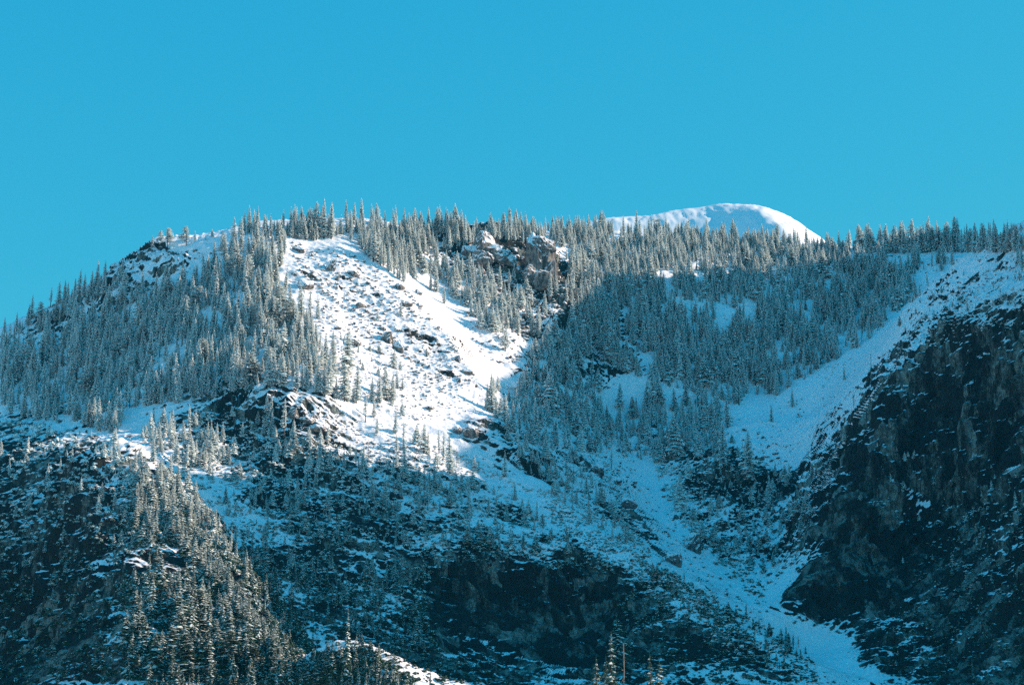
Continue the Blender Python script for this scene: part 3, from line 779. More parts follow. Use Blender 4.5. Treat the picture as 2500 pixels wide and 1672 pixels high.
POLY = [  # polygon of tree feet (photo pixels), how many, height range in pixels, kinds, least spacing
    ('main', [(230, 775), (330, 725), (480, 690), (540, 610), (620, 575), (700, 575), (690, 700), (740, 780), (800, 880), (815, 955), (640, 945), (560, 965), (300, 1000), (100, 950), (0, 910), (0, 850), (110, 850)],
     1350, (26, 74), (0, 1, 2, 6, 7, 5, 0, 2, 6, 3, 8), 6),
    ('crest', [(590, 566), (760, 556), (1160, 570), (1190, 585), (1060, 622), (1010, 640), (940, 605), (860, 568), (760, 590), (660, 566)], 330, (30, 56), (0, 1, 6, 1), 5),
    ('band', [(830, 566), (960, 606), (1012, 662), (990, 692), (900, 625)], 80, (36, 60), (1, 6, 0), 6),
    ('gully', [(1010, 640), (1090, 655), (1200, 690), (1300, 760), (1330, 830), (1180, 805), (1110, 722)], 130, (32, 54), (0, 1, 4, 6), 6),
    ('plateau', [(1160, 568), (1250, 556), (1450, 560), (1900, 592), (1900, 612), (1700, 624), (1400, 606), (1200, 582)], 560, (26, 48), (0, 1, 6, 2), 4.5),
    ('plateau', [(1380, 596), (1900, 606), (2080, 612), (2000, 645), (1700, 668), (1450, 655)], 520, (24, 46), (0, 1, 6, 2, 7), 5),
    ('bowl', [(1380, 630), (1500, 650), (1700, 690), (1900, 640), (2250, 640), (2330, 640), (2200, 760), (2080, 860), (2000, 900), (1900, 965), (1800, 990), (1700, 965), (1500, 900), (1400, 800)],
     2200, (22, 58), (0, 1, 2, 6, 7, 5, 4, 0, 2, 6, 8), 5),
    ('mid', [(1290, 880), (1380, 800), (1450, 830), (1450, 960), (1500, 1050), (1600, 950), (1750, 1000), (1780, 1080), (1600, 1130), (1450, 1110), (1350, 1090), (1250, 1000)], 520, (16, 52), (0, 2, 4, 7, 5), 7),
    ('lefthill', [(0, 900), (300, 1000), (290, 1060), (0, 1010)], 170, (30, 64), (0, 2, 7, 6), 7),
    ('leftdark', [(0, 1030), (280, 1070), (300, 1400), (250, 1672), (0, 1672)], 60, (18, 42), (0, 2, 7, 4), 9),
    ('spur', [(330, 1190), (420, 1240), (480, 1335), (300, 1330)], 80, (28, 66), (0, 2, 4, 7), 8),
    ('spur', [(330, 1420), (480, 1460), (600, 1540), (720, 1690), (290, 1690)], 230, (36, 88), (2, 4, 7, 4, 3, 7), 9),
    ('spur', [(760, 1596), (900, 1594), (1030, 1690), (760, 1690)], 130, (22, 44), (2, 4, 7, 4), 6),
    ('spur', [(262, 1098), (300, 1112), (440, 1235), (520, 1370), (620, 1530), (760, 1690), (690, 1690), (560, 1520), (450, 1350), (340, 1200)], 260, (18, 56), (2, 4, 7, 0, 4), 6),
    ('spur', [(470, 1290), (540, 1390), (640, 1530), (770, 1670), (720, 1680), (600, 1530), (510, 1400)], 170, (18, 46), (4, 7, 2, 4), 6),
    ('spur', [(390, 1135), (470, 1200), (560, 1310), (650, 1400), (770, 1590), (710, 1600), (585, 1410), (500, 1310), (400, 1180)], 170, (18, 50), (4, 7, 2, 4, 0), 6),
    ('face', [(330, 1040), (520, 1030), (560, 1110), (470, 1150), (380, 1110)], 70, (20, 52), (2, 4, 7, 0), 7),
    ('face', [(560, 1000), (900, 1110), (1300, 1230), (1450, 1360), (1000, 1340), (600, 1350), (480, 1150)], 300, (14, 44), (2, 4, 7, 0), 8),
    ('low', [(600, 1350), (1000, 1400), (1060, 1600), (760, 1520)], 120, (20, 48), (2, 4, 7, 0), 8),
    ('ledges', [(2080, 1080), (2500, 1100), (2500, 1672), (2150, 1672)], 60, (10, 22), (4, 7), 9),
    ('right', [(2100, 606), (2490, 604), (2490, 616), (2100, 618)], 190, (34, 62), (0, 2, 7, 6), 4),
    ('left', [(0, 815), (130, 760), (290, 665), (340, 640), (290, 700), (130, 800), (0, 850)], 60, (24, 48), (0, 2, 7), 6),
    ('rslope', [(2150, 800), (2400, 640), (2500, 640), (2500, 760), (2300, 830)], 40, (10, 26), (4, 7, 2), 9),
    ('litslope', [(760, 640), (900, 640), (1080, 860), (1130, 960), (1000, 1020), (860, 960)], 30, (8, 22), (4, 2), 10),
    ('creek', [(1560, 1390), (1700, 1440), (2000, 1600), (1900, 1640), (1600, 1500)], 110, (12, 36), (4, 2, 5), 8),
    ('gulley', [(1190, 930), (1290, 1010), (1420, 1130), (1560, 1330), (1500, 1330), (1350, 1210), (1240, 1100)], 150, (16, 44), (0, 2, 4, 7), 7),
    ('bank', [(1560, 1050), (1800, 1080), (1960, 1180), (1990, 1300), (1850, 1420), (1720, 1330), (1620, 1220)], 150, (14, 38), (2, 4, 7), 8),
    ('far', [(1450, 556), (1520, 548), (1600, 540), (1600, 570), (1450, 575)], 0, (10, 20), (4,), 5),
]


def inside(poly, u, v):
    r = False; n = len(poly)
    for i in range(n):
        (x1, y1), (x2, y2) = poly[i], poly[(i + 1) % n]
        if (y1 > v) != (y2 > v) and u < (x2 - x1) * (v - y1) / (y2 - y1) + x1:
            r = not r
    return r


trees = []      # (u, v, px, kind, width, world, is_hero)
for tok in HERO.replace('\n', ';').split(';'):
    q = tok.split()
    if len(q) < 4:
        continue
    u, v, px, k = float(q[0]), float(q[1]), float(q[2]), int(q[3])
    wf = float(q[4]) if len(q) > 4 else 1.0
    if v >= 1672:                                   # feet below the frame
        if u > 1300:
            Y0_ = 800 + 12 * (len(trees) % 4)
            w_ = np.array([at(u, v, Y0_)[0], Y0_, float(height(np.array([at(u, v, Y0_)[0]]), np.array([float(Y0_)]))[0])])
            zt = at(u, v - px, Y0_)[2]
            px = (zt - w_[2]) * F / Y0_
        else:
            w_, k_ = pick(u, 1668)
    else:
        w_, k_ = pick(u, v)
    if w_ is None:
        continue
    trees.append([u, v, px, k, wf, np.array(w_, float), True])
rs = random.Random(77)
for nm, poly, cnt, (h1, h2), kinds, sp in POLY:
    us = [p[0] for p in poly]; vs_ = [p[1] for p in poly]
    cell, got, tries = {}, 0, 0
    while got < cnt and tries < cnt * 25:
        tries += 1
        u, v = rs.uniform(min(us), max(us)), rs.uniform(min(vs_), max(vs_))
        if not inside(poly, u, v):
            continue
        if nm in ('main', 'bowl', 'mid', 'leftdark', 'lefthill', 'face', 'crest', 'plateau', 'right', 'spur'):                 # clearings
            n_ = float(noise(np.array([u / 70]), np.array([v / 90]), np.array([3.1]))[0]) + .5 * float(noise(np.array([u / 25]), np.array([v / 30]), np.array([7.7]))[0])
            if n_ < (rs.uniform(-.55, .12) if nm == 'bowl' else rs.uniform(-.75, -.05)):
                continue
        key = (int(u / sp), int(v / (sp * .8)))
        if key in cell:
            continue
        w_, k_ = pick(u, v)
        if w_ is None or abs(float(_v[k_]) - v) > 30:
            continue
        cell[key] = 1; got += 1
        px = h1 * .8 + (h2 * 1.08 - h1 * .8) * rs.random() ** 1.6
        if nm == 'main':
            px *= 1.0 if v > 700 else .9
        trees.append([u, v, px, rs.choice(kinds), rs.choice((.75, .9, 1.0, 1.15, 1.4)), np.array(w_, float), False])

for t in trees:
    if t[3] != 8 and t[1] < 1672:
        t[2] *= 1.14; t[4] *= 1.5
    w_ = t[5]
    dist = w_[1] * CP + w_[2] * SP
    t.append(t[2] * dist / F)                       # height in metres
seen = [t for t in trees if t[0] > -5 and t[0] < 2505]
order = sorted(range(len(trees)), key=lambda i: -(trees[i][2] + (1000 if trees[i][6] else 0)))
single = set(order[:300])

# --- words that single a tree out: where it stands, then its place in that row counted from the left
AREAS = [
    (lambda u, v: u > 1300 and v > 1500 and u < 1700, 'rising from the valley below the dark cliff'),
    (lambda u, v: v < 830 and u < 345 and v < 850 - .55 * u + 30, 'on the shaded left skyline ridge'),
    (lambda u, v: v < 640 and 345 <= u < 575, 'on the white knob of the left skyline'),
    (lambda u, v: v < 625 and 575 <= u < 760, 'at the left end of the main crest'),
    (lambda u, v: v < 600 and 760 <= u < 1150, 'on the middle of the main crest'),
    (lambda u, v: v < 700 and 860 <= u < 1025, 'along the top edge of the sunlit slope'),
    (lambda u, v: v < 640 and 1150 <= u < 2045, 'on the ridge before the bald summit'),
    (lambda u, v: v < 625 and 2045 <= u < 2260, 'on the right skyline before its middle'),
    (lambda u, v: v < 660 and u >= 2260, 'on the right skyline past its middle'),
    (lambda u, v: v < 900 and 1020 <= u < 1450, 'below the rock tower and crag'),
    (lambda u, v: v < 930 and u >= 755 and u < 1020 and v > 625, 'on the open sunlit snow slope'),
    (lambda u, v: v < 830 and u >= 420 and u < 760, 'in the upper part of the main forest'),
    (lambda u, v: v < 1010 and u < 420, 'in the left shoulder forest'),
    (lambda u, v: v < 1000 and u < 640, 'in the middle of the main forest'),
    (lambda u, v: v < 975 and u < 842, 'along the lower edge of the main forest'),
    (lambda u, v: v < 1020 and u < 1100, 'in the grove below the sunlit slope'),
    (lambda u, v: u < 250 and v < 1300, 'on the upper dark slope at far left'),
    (lambda u, v: u < 285 and v >= 1300, 'on the lower dark slope at far left'),
    (lambda u, v: u < 480 and v < 1345, 'on the upper sunlit spur'),
    (lambda u, v: u < 420 and v >= 1345, 'left side of the lower sunlit spur'),
    (lambda u, v: u < 760 and v >= 1400, 'right side of the lower sunlit spur'),
    (lambda u, v: u < 1080 and v >= 1500, 'on the second small sunlit knoll'),
    (lambda u, v: u < 900 and v < 1200, 'around the pale slabs under the bench'),
    (lambda u, v: u < 1180 and v < 1200, 'scattered on the lowest sunlit snow'),
    (lambda u, v: 1180 <= u < 1300 and v < 1175, 'beside the couloir near the sunlight edge'),
    (lambda u, v: u < 1300, 'on the dark lower face'),
    (lambda u, v: u < 1580 and v < 1400, 'left of the main snow gully'),
    (lambda u, v: u < 2000 and v < 1400, 'right of the main snow gully'),
    (lambda u, v: True, 'beside the dark right cliff'),
]
ORD = ['first', 'second', 'third', 'fourth', 'fifth', 'sixth', 'seventh', 'eighth', 'ninth', 'tenth', 'eleventh', 'twelfth', 'thirteenth', 'fourteenth', 'fifteenth',
       'sixteenth', 'seventeenth', 'eighteenth', 'nineteenth', 'twentieth', 'twenty-first', 'twenty-second', 'twenty-third', 'twenty-fourth', 'twenty-fifth', 'twenty-sixth',
       'twenty-seventh', 'twenty-eighth', 'twenty-ninth', 'thirtieth']
LOOK = {0: 'slender fir', 1: 'narrow snow-laden fir', 2: 'pointed fir', 3: 'round-headed pine', 4: 'broad low fir', 5: 'thin open conifer', 6: 'narrow columnar fir', 7: 'ragged fir', 8: 'bare dead tree'}
rows = {}
for i in sorted(single, key=lambda i: trees[i][0]):
    u, v, px, k = trees[i][:4]
    a = next(n for n, (f, _) in enumerate(AREAS) if f(u, v))
    rows.setdefault((a, LOOK[k]), []).append(i)
LAB = {}
for (a, look), ids in rows.items():
    for n, i in enumerate(ids):
        if len(ids) == 1:
            LAB[i] = f'the only {look} {AREAS[a][1]}'
        elif n == 0:
            LAB[i] = f'leftmost {look} {AREAS[a][1]}'
        elif n == len(ids) - 1:
            LAB[i] = f'rightmost {look} {AREAS[a][1]}'
        else:
            LAB[i] = f'{look} {AREAS[a][1]}, {ORD[n]} from the left'
NAMES = {3: 'pine_tree', 8: 'dead_tree'}
proto = {}
for i in sorted(single):
    u, v, px, k, wf, w_, hero, hm_ = trees[i]
    nm = NAMES.get(k, 'fir_tree')
    root = bpy.data.objects.new(nm, None); C.objects.link(root)
    root.location = w_ - np.array([0, 0, .4]); root.empty_display_size = 1
    root.scale = (hm_ * wf, hm_ * wf, hm_ * 1.02)
    root.rotation_euler = (rs.uniform(-.03, .03), rs.uniform(-.03, .03), rs.uniform(0, 6.28))
    a = next(n for n, (f, _) in enumerate(AREAS) if f(u, v))
    tag(root, LAB[i], 'dead tree' if k == 8 else 'tree', 'trees ' + AREAS[a][1])
    if k == 8:
        j = i % 2
        tr = link('trunk', DT[j], None, root); cr = link('crown', DB[j], None, root)
        proto.setdefault(8, (cr, tr))
    else:
        tr = link('trunk', TRUNK, None, root); cr = link('crown', CROWNS[k], None, root)
        proto.setdefault(k, (cr, tr))
for k in range(8):
    if k not in proto:
        print('no prototype for kind', k)

# --- everything else of the forest is one mass: points that carry copies of the same trees
def scatter(name, pts, scl, rot, kind, sources, label):
    """SOURCES: a list of lists of objects; each list is one thing to repeat"""
    me = bpy.data.meshes.new(name); me.vertices.add(len(pts)); me.vertices.foreach_set('co', np.array(pts, np.float32).reshape(-1))
    for nm, typ, arr in (('scl', 'FLOAT_VECTOR', scl), ('rot', 'FLOAT_VECTOR', rot)):
        a = me.attributes.new(nm, typ, 'POINT'); a.data.foreach_set('vector', np.array(arr, np.float32).reshape(-1))
    a = me.attributes.new('kindno', 'INT', 'POINT'); a.data.foreach_set('value', np.array(kind, np.int32))
    o = link(name, me, None); tag(o, label, None, None, 'stuff')
    g = bpy.data.node_groups.new(name, 'GeometryNodeTree')
    g.interface.new_socket('Geometry', in_out='INPUT', socket_type='NodeSocketGeometry'); g.interface.new_socket('Geometry', in_out='OUTPUT', socket_type='NodeSocketGeometry')
    gi, go = g.nodes.new('NodeGroupInput'), g.nodes.new('NodeGroupOutput')
    names = {}
    for nm, dt in (('scl', 'FLOAT_VECTOR'), ('rot', 'FLOAT_VECTOR'), ('kindno', 'INT')):
        n = g.nodes.new('GeometryNodeInputNamedAttribute'); n.data_type = dt; n.inputs['Name'].default_value = nm
        names[nm] = next(s for s in n.outputs if s.enabled and s.name == 'Attribute')
    final = g.nodes.new('GeometryNodeJoinGeometry')
    for kk, objs in enumerate(sources):
        j = g.nodes.new('GeometryNodeJoinGeometry')
        for ob in objs:
            oi = g.nodes.new('GeometryNodeObjectInfo'); oi.transform_space = 'ORIGINAL'; oi.inputs['Object'].default_value = ob
            g.links.new(oi.outputs['Geometry'], j.inputs[0])
        cmp_ = g.nodes.new('FunctionNodeCompare'); cmp_.data_type = 'INT'; cmp_.operation = 'EQUAL'
        ins = [s for s in cmp_.inputs if s.enabled]
        g.links.new(names['kindno'], ins[0]); ins[1].default_value = kk
        ip = g.nodes.new('GeometryNodeInstanceOnPoints')
        g.links.new(gi.outputs[0], ip.inputs['Points']); g.links.new(cmp_.outputs[0], ip.inputs['Selection'])
        g.links.new(j.outputs[0], ip.inputs['Instance']); g.links.new(names['scl'], ip.inputs['Scale'])
        e2r = g.nodes.new('FunctionNodeEulerToRotation'); g.links.new(names['rot'], e2r.inputs[0]); g.links.new(e2r.outputs[0], ip.inputs['Rotation'])
        g.links.new(ip.outputs[0], final.inputs[0])
    g.links.new(final.outputs[0], go.inputs[0])
    md = o.modifiers.new('scatter', 'NODES'); md.node_group = g
    return o


ks = sorted(proto)
rest = [trees[i] for i in range(len(trees)) if i not in single and trees[i][3] in proto]
scatter('forest', [t[5] - np.array([0, 0, .4]) for t in rest], [(t[7] * t[4], t[7] * t[4], t[7]) for t in rest],
        [(rs.gauss(0, .035), rs.gauss(0, .035), rs.uniform(0, 6.28)) for t in rest], [ks.index(t[3]) for t in rest],
        [list(proto[k]) for k in ks], 'snow-dusted conifer forest massed over the mountain slopes')
# ------------------------------------------------------------------ rocks
def rock_mesh(name, seed, sx=1, sy=1, sz=1, n=26, box=.55):
    """angular hull with a few split faces; unit size, foot at z = -.3"""
    rn = random.Random(seed)
    pts = []
    for _ in range(n):
        p = [rn.gauss(0, 1) for _ in range(3)]; l = math.sqrt(sum(q * q for q in p))
        p = [q / l for q in p]; m = max(abs(q) for q in p)
        p = [q * ((1 - box) + box / m) * .5 * rn.uniform(.82, 1.05) for q in p]
        pts.append((p[0] * sx, p[1] * sy, (p[2] + .2) * sz))
    import bmesh
    bm = bmesh.new()
    for p in pts:
        bm.verts.new(p)
    r = bmesh.ops.convex_hull(bm, input=bm.verts)
    bmesh.ops.delete(bm, geom=[g for g in r['geom_interior'] if isinstance(g, bmesh.types.BMVert)], context='VERTS')
    bmesh.ops.subdivide_edges(bm, edges=bm.edges[:], cuts=4, use_grid_fill=True)
    bmesh.ops.triangulate(bm, faces=bm.faces[:])
    co = np.array([v.co[:] for v in bm.verts])
    d = fbm(co[:, 0] * 4 + seed, co[:, 1] * 4, co[:, 2] * 4, 4, .6, True) * .075
    for v, q in zip(bm.verts, d):
        v.co *= 1 + q
    me = bpy.data.meshes.new(name); bm.to_mesh(me); bm.free()
    me.materials.append(M_ROCK)
    return me


ROCKS = [rock_mesh('boulder', s, 1, .9, rn_) for s, rn_ in ((1, .8), (2, .65), (3, 1.0), (4, .55), (5, .8), (6, .7))]
# u, v of the foot, width, height (photo pixels), what it looks like
BOULD = [
    (741, 702, 52, 34, 'large dark boulder with an overhang at the left edge of the sunlit slope'), (730, 612, 40, 24, 'low dark outcrop at the top left of the sunlit slope'),
    (807, 657, 30, 28, 'squarish boulder high on the sunlit slope'), (864, 672, 36, 32, 'grey boulder with a snow cap right of the squarish one'),
    (901, 693, 13, 14, 'small tan rock face standing in the sun'), (978, 704, 30, 24, 'rounded pale boulder near the upper right edge of the slope'),
    (1022, 718, 24, 18, 'dark boulder pair under the upper right edge'), (975, 857, 34, 52, 'tall block with a sunlit tan right face'),
    (948, 832, 40, 26, 'dark slab leaning on the tall block'), (868, 840, 40, 30, 'dark wedge-shaped boulder in the middle of the sunlit slope'),
    (998, 748, 30, 20, 'dark ribbed boulder below the upper right edge'), (879, 748, 32, 20, 'low snowy rock in the upper middle of the slope'),
    (1029, 748, 20, 14, 'small dark rock right of the ribbed boulder'), (867, 715, 16, 12, 'small rock under the grey boulder'),
    (822, 683, 14, 11, 'small brown rock left of the grey boulder'), (932, 804, 22, 16, 'snow-topped rock above the tall block'),
    (828, 803, 20, 13, 'flat rock above the wedge-shaped boulder'), (931, 862, 14, 9, 'small dark stone below the leaning slab'),
    (1032, 888, 14, 9, 'small dark stone right of the tall block'), (1140, 912, 38, 28, 'dark outcrop on the right rim of the sunlit slope'),
    (1118, 880, 24, 16, 'brown rock on the right rim above the dark outcrop'), (1050, 998, 32, 17, 'dark boulder low on the open snow'),
    (1150, 1066, 40, 46, 'dark cliff block where the sunlit snow ends'), (1120, 1058, 34, 30, 'dark block left of the cliff block'),
    (834, 1112, 38, 26, 'dark boulder with a sunlit edge above the lower face'), (905, 1168, 46, 14, 'flat slab catching the last sunlight'),
    (719, 1014, 34, 22, 'pale tilted slab on the bench'), (745, 1030, 44, 30, 'broad pale slab under the bench'), (772, 1052, 40, 26, 'lowest pale slab under the bench'),
    (622, 958, 22, 18, 'dark rock lip at the left end of the bench'), (654, 968, 16, 18, 'dark notch rock on the bench edge'),
    (1398, 752, 26, 30, 'dark square rock right of the rock tower'), (1695, 1345, 52, 50, 'big dark block beside the snow gully'),
    (1642, 1376, 46, 62, 'dark pointed rock at the foot of the snow gully'), (1461, 1160, 34, 42, 'dark upright rock left of the snow gully'),
    (1533, 1236, 50, 36, 'dark boulder on the left bank of the snow gully'), (1500, 1175, 40, 22, 'low dark rock left of the snow gully'),
    (1790, 1368, 40, 20, 'flat dark rock right of the creek'), (1830, 1372, 42, 24, 'dark rock under the right snow bank'),
    (270, 708, 28, 20, 'dark rock on the left snowfield'), (165, 748, 32, 14, 'low rock on the left skyline shoulder'), (474, 614, 15, 11, 'small dark rock on the white knob'),
    (1950, 1017, 20, 14, 'square rock with a snow cap on the bowl floor'),
    (1385, 1250, 36, 20, 'dark rock on the shaded slope left of the brush'), (1300, 1030, 22, 10, 'small dark rock beside the couloir'),
    (2184, 885, 20, 16, 'dark boulder on the right snow flank'), (2066, 1005, 14, 12, 'small dark boulder below the right snow flank'),
]
for n, (u, v, w_, h_, lab) in enumerate(BOULD):
    p, k = pick(u, v)
    if p is None:
        continue
    dist = p[1] * CP + p[2] * SP
    o = link('boulder', ROCKS[n % 6], None)
    W, Hh = .8 * w_ * dist / F, .8 * h_ * dist / F
    o.scale = (W * 1.12, W * 1.05, Hh * 1.55); o.rotation_euler = (rs.uniform(-.12, .12), rs.uniform(-.12, .12), rs.uniform(-.5, .5))
    o.location = (p[0], p[1] + W * .15, p[2] - Hh * .02)
    tag(o, lab, 'boulder', 'boulders and outcrops on the mountain')

# the rock tower and the crag beside it
def outcrop(name, label, u, v, blocks):
    p, k = pick(u, v)
    dist = p[1] * CP + p[2] * SP; s = dist / F
    root = bpy.data.objects.new(name, None); C.objects.link(root); root.location = p
    tag(root, label, 'rock outcrop', 'crags on the rib')
    for n, (nm, du, dv, dy, bw, bh, bd, rz, tilt) in enumerate(blocks):
        du, dv, dy, bw, bh, bd = (q * .9 for q in (du, dv, dy, bw, bh, bd))
        o = link(nm, rock_mesh(nm, 31 + n * 7 + int(u), 1, 1, 1, 30, .8), None, root)
        o.scale = (bw * s, bd * s, bh * s * 1.05); o.location = (du * s, dy * s, dv * s); o.rotation_euler = (tilt * .5, tilt, rz)
    return root


outcrop('rock_tower', 'square-topped rock tower standing on the shaded rib', 1320, 688,
        [('pillar', -14, 46, 0, 46, 120, 52, .2, .04), ('pillar', 24, 38, 8, 48, 100, 50, -.25, -.06), ('caprock', -2, 96, 2, 64, 40, 56, .1, .16), ('caprock', 26, 88, -6, 34, 24, 30, .5, .2),
         ('buttress', -26, 4, -14, 40, 56, 40, .5, .1), ('buttress', 34, -6, -8, 36, 80, 40, -.2, -.1), ('buttress', 4, -14, -24, 44, 50, 36, .1, .25)])
outcrop('crag', 'broken pyramid-shaped crag left of the rock tower', 1185, 632,
        [('summit_block', 0, 22, 6, 52, 66, 52, .5, .2), ('shoulder', 32, 4, 2, 64, 44, 50, -.3, .35), ('shoulder', -32, -2, 6, 60, 52, 52, .3, -.2), ('shoulder', 64, -6, 10, 46, 34, 44, .1, .3),
         ('buttress', -4, -18, -18, 60, 44, 44, .2, .1), ('buttress', -60, -14, 2, 44, 40, 44, .7, 0)])

# ------------------------------------------------------------------ brush and rubble, too many to count
def bush_mesh(seed):
    rn = random.Random(seed); vs, fs, ld = [], [], []
    for _ in range(90):
        a, e_ = rn.random() * 6.28, math.asin(rn.random())
        r = rn.uniform(.55, 1.0)
        c = Vector((r * math.cos(a) * math.cos(e_), r * math.sin(a) * math.cos(e_), .75 * r * math.sin(e_)))
        nrm = (c + Vector((rn.uniform(-.6, .6), rn.uniform(-.6, .6), rn.uniform(-.3, .8)))).normalized()
        x_ = nrm.orthogonal().normalized(); y_ = nrm.cross(x_); s = rn.uniform(.13, .30)
        o = len(vs); l = .75 * max(0, nrm.z) * rn.uniform(.5, 1.2)
        for q in range(4):
            t = q * 1.571 + rn.uniform(-.4, .4)
            vs.append(tuple(c + x_ * (s * math.cos(t)) + y_ * (s * math.sin(t)))); ld.append(l)
        fs.append((o, o + 1, o + 2, o + 3))
    me = tri_mesh('brush', vs, fs, ld); me.materials.append(M_NEED)
    return me


BRUSH = [  # polygon, count, size in photo pixels
    ([(390, 1135), (470, 1200), (560, 1310), (650, 1400), (770, 1590), (700, 1600), (580, 1410), (490, 1310), (390, 1180)], 2200, (6, 18)),
    ([(1600, 1150), (1700, 1330), (1880, 1500), (1850, 1400), (1720, 1280), (1640, 1130)], 450, (4, 12)),
    ([(1480, 1150), (1560, 1300), (1680, 1430), (1850, 1560), (1780, 1540), (1600, 1420), (1500, 1290)], 600, (4, 12)),
    ([(330, 1040), (520, 1030), (560, 1110), (470, 1150), (380, 1110)], 350, (4, 11)),
    ([(262, 1098), (300, 1112), (440, 1235), (520, 1370), (620, 1530), (760, 1690), (660, 1690), (540, 1520), (440, 1350), (330, 1200)], 1700, (5, 16)),
    ([(460, 1280), (550, 1390), (650, 1530), (790, 1680), (720, 1690), (600, 1540), (500, 1400)], 1500, (6, 18)),
    ([(0, 1020), (290, 1080), (300, 1672), (0, 1672)], 1000, (6, 18)),
    ([(270, 1110), (430, 1210), (500, 1350), (300, 1360)], 700, (5, 13)),
    ([(300, 1400), (500, 1400), (600, 1530), (745, 1672), (290, 1672)], 2600, (6, 18)),
    ([(760, 1590), (900, 1590), (1040, 1672), (760, 1672)], 1100, (6, 17)),
    ([(480, 1000), (720, 1060), (1180, 1180), (1460, 1330), (1500, 1400), (1000, 1360), (560, 1360), (420, 1130)], 2600, (4, 12)),
    ([(560, 1360), (1050, 1360), (1080, 1600), (1300, 1672), (1000, 1672), (760, 1540)], 1500, (4, 13)),
    ([(900, 1090), (1100, 1090), (1310, 1200), (1050, 1200)], 650, (3, 8)),
    ([(1300, 1190), (1400, 1200), (1600, 1400), (1560, 1420), (1380, 1300)], 900, (3, 8)),
    ([(1540, 1400), (1650, 1400), (1980, 1600), (2000, 1672), (1500, 1672), (1500, 1500)], 1300, (4, 11)),
    ([(1200, 930), (1500, 1000), (1560, 1200), (1500, 1260), (1300, 1080)], 550, (3, 9)),
    ([(1560, 1050), (1800, 1100), (1950, 1350), (1800, 1400), (1650, 1280)], 650, (3, 9)),
    ([(2250, 1340), (2500, 1130), (2500, 1672), (2150, 1672)], 700, (3, 10)),
    ([(2150, 900), (2300, 760), (2500, 640), (2500, 800), (2250, 850)], 350, (2, 6)),
    ([(230, 780), (540, 650), (700, 700), (800, 900), (640, 945), (300, 990), (0, 900)], 700, (3, 8)),
    ([(1400, 650), (2300, 650), (2050, 900), (1700, 960), (1450, 850)], 800, (3, 7)),
    ([(760, 640), (950, 660), (1130, 880), (1150, 960), (900, 1080), (640, 960)], 220, (2, 5)),
]
RUBBLE = [
    ([(1560, 1150), (1640, 1250), (1720, 1370), (1900, 1540), (2050, 1672), (1960, 1672), (1790, 1500), (1590, 1300)], 260, (2, 9)),
    ([(1440, 900), (1500, 1040), (1580, 1150), (1540, 1160), (1450, 1050)], 70, (2, 6)),
    ([(900, 860), (1150, 930), (1180, 1010), (1000, 1040)], 260, (2, 6)),
    ([(700, 590), (860, 620), (1000, 705), (1120, 850), (1170, 930), (1080, 960), (900, 830), (760, 760)], 1100, (2, 9)),
    ([(760, 760), (900, 830), (1080, 960), (1000, 1060), (820, 900)], 450, (2, 7)),
    ([(700, 980), (860, 1040), (1000, 1090), (1180, 1170), (900, 1130), (720, 1070)], 420, (2, 9)),
    ([(1060, 600), (1300, 600), (1400, 760), (1300, 860), (1150, 700)], 420, (4, 15)),
    ([(1130, 760), (1260, 760), (1310, 900), (1180, 880)], 120, (4, 11)),
    ([(1200, 930), (1450, 960), (1560, 1180), (1500, 1300), (1300, 1120)], 320, (3, 12)),
    ([(1560, 1040), (1900, 1050), (2000, 1250), (1900, 1480), (1760, 1340), (1620, 1220)], 420, (3, 14)),
    ([(2050, 980), (2300, 720), (2450, 640), (2400, 760), (2200, 860)], 240, (2, 7)),
    ([(1850, 950), (2100, 860), (2050, 1020), (1850, 1080)], 110, (2, 5)),
    ([(250, 640), (400, 620), (540, 600), (500, 680), (300, 760), (120, 830)], 130, (2, 7)),
    ([(1450, 600), (1900, 630), (2300, 640), (2200, 720), (1700, 700), (1450, 680)], 220, (3, 9)),
    ([(1550, 1390), (1700, 1440), (1950, 1600), (1800, 1600), (1600, 1470)], 200, (4, 13)),
]


def spread(areas, flat):
    P, S, R, K = [], [], [], []
    for poly, cnt, (s1, s2) in areas:
        us = [p[0] for p in poly]; vs_ = [p[1] for p in poly]; got = tries = 0
        while got < cnt and tries < cnt * 20:
            tries += 1
            u, v = rs.uniform(min(us), max(us)), rs.uniform(min(vs_), max(vs_))
            if not inside(poly, u, v):
                continue
            if flat and float(noise(np.array([u / 45]), np.array([v / 22]), np.array([9.3]))[0]) < rs.uniform(-.5, .25):
                continue
            p, k = pick(u, v)
            if p is None or abs(float(_v[k]) - v) > 20:
                continue
            got += 1
            s = (s1 + (s2 - s1) * rs.random() ** 2) * (p[1] * CP + p[2] * SP) / F
            P.append(tuple(p)); K.append(rs.randrange(4 if flat else 6)); R.append((rs.uniform(-.2, .2), rs.uniform(-.2, .2), rs.uniform(0, 6.28)))
            S.append((s * .62, s * .62, s * .62 * rs.uniform(.7, 1.2)) if flat else (s * rs.uniform(.8, 1.5), s, s * rs.uniform(.6, 1.1)))
    return P, S, R, K


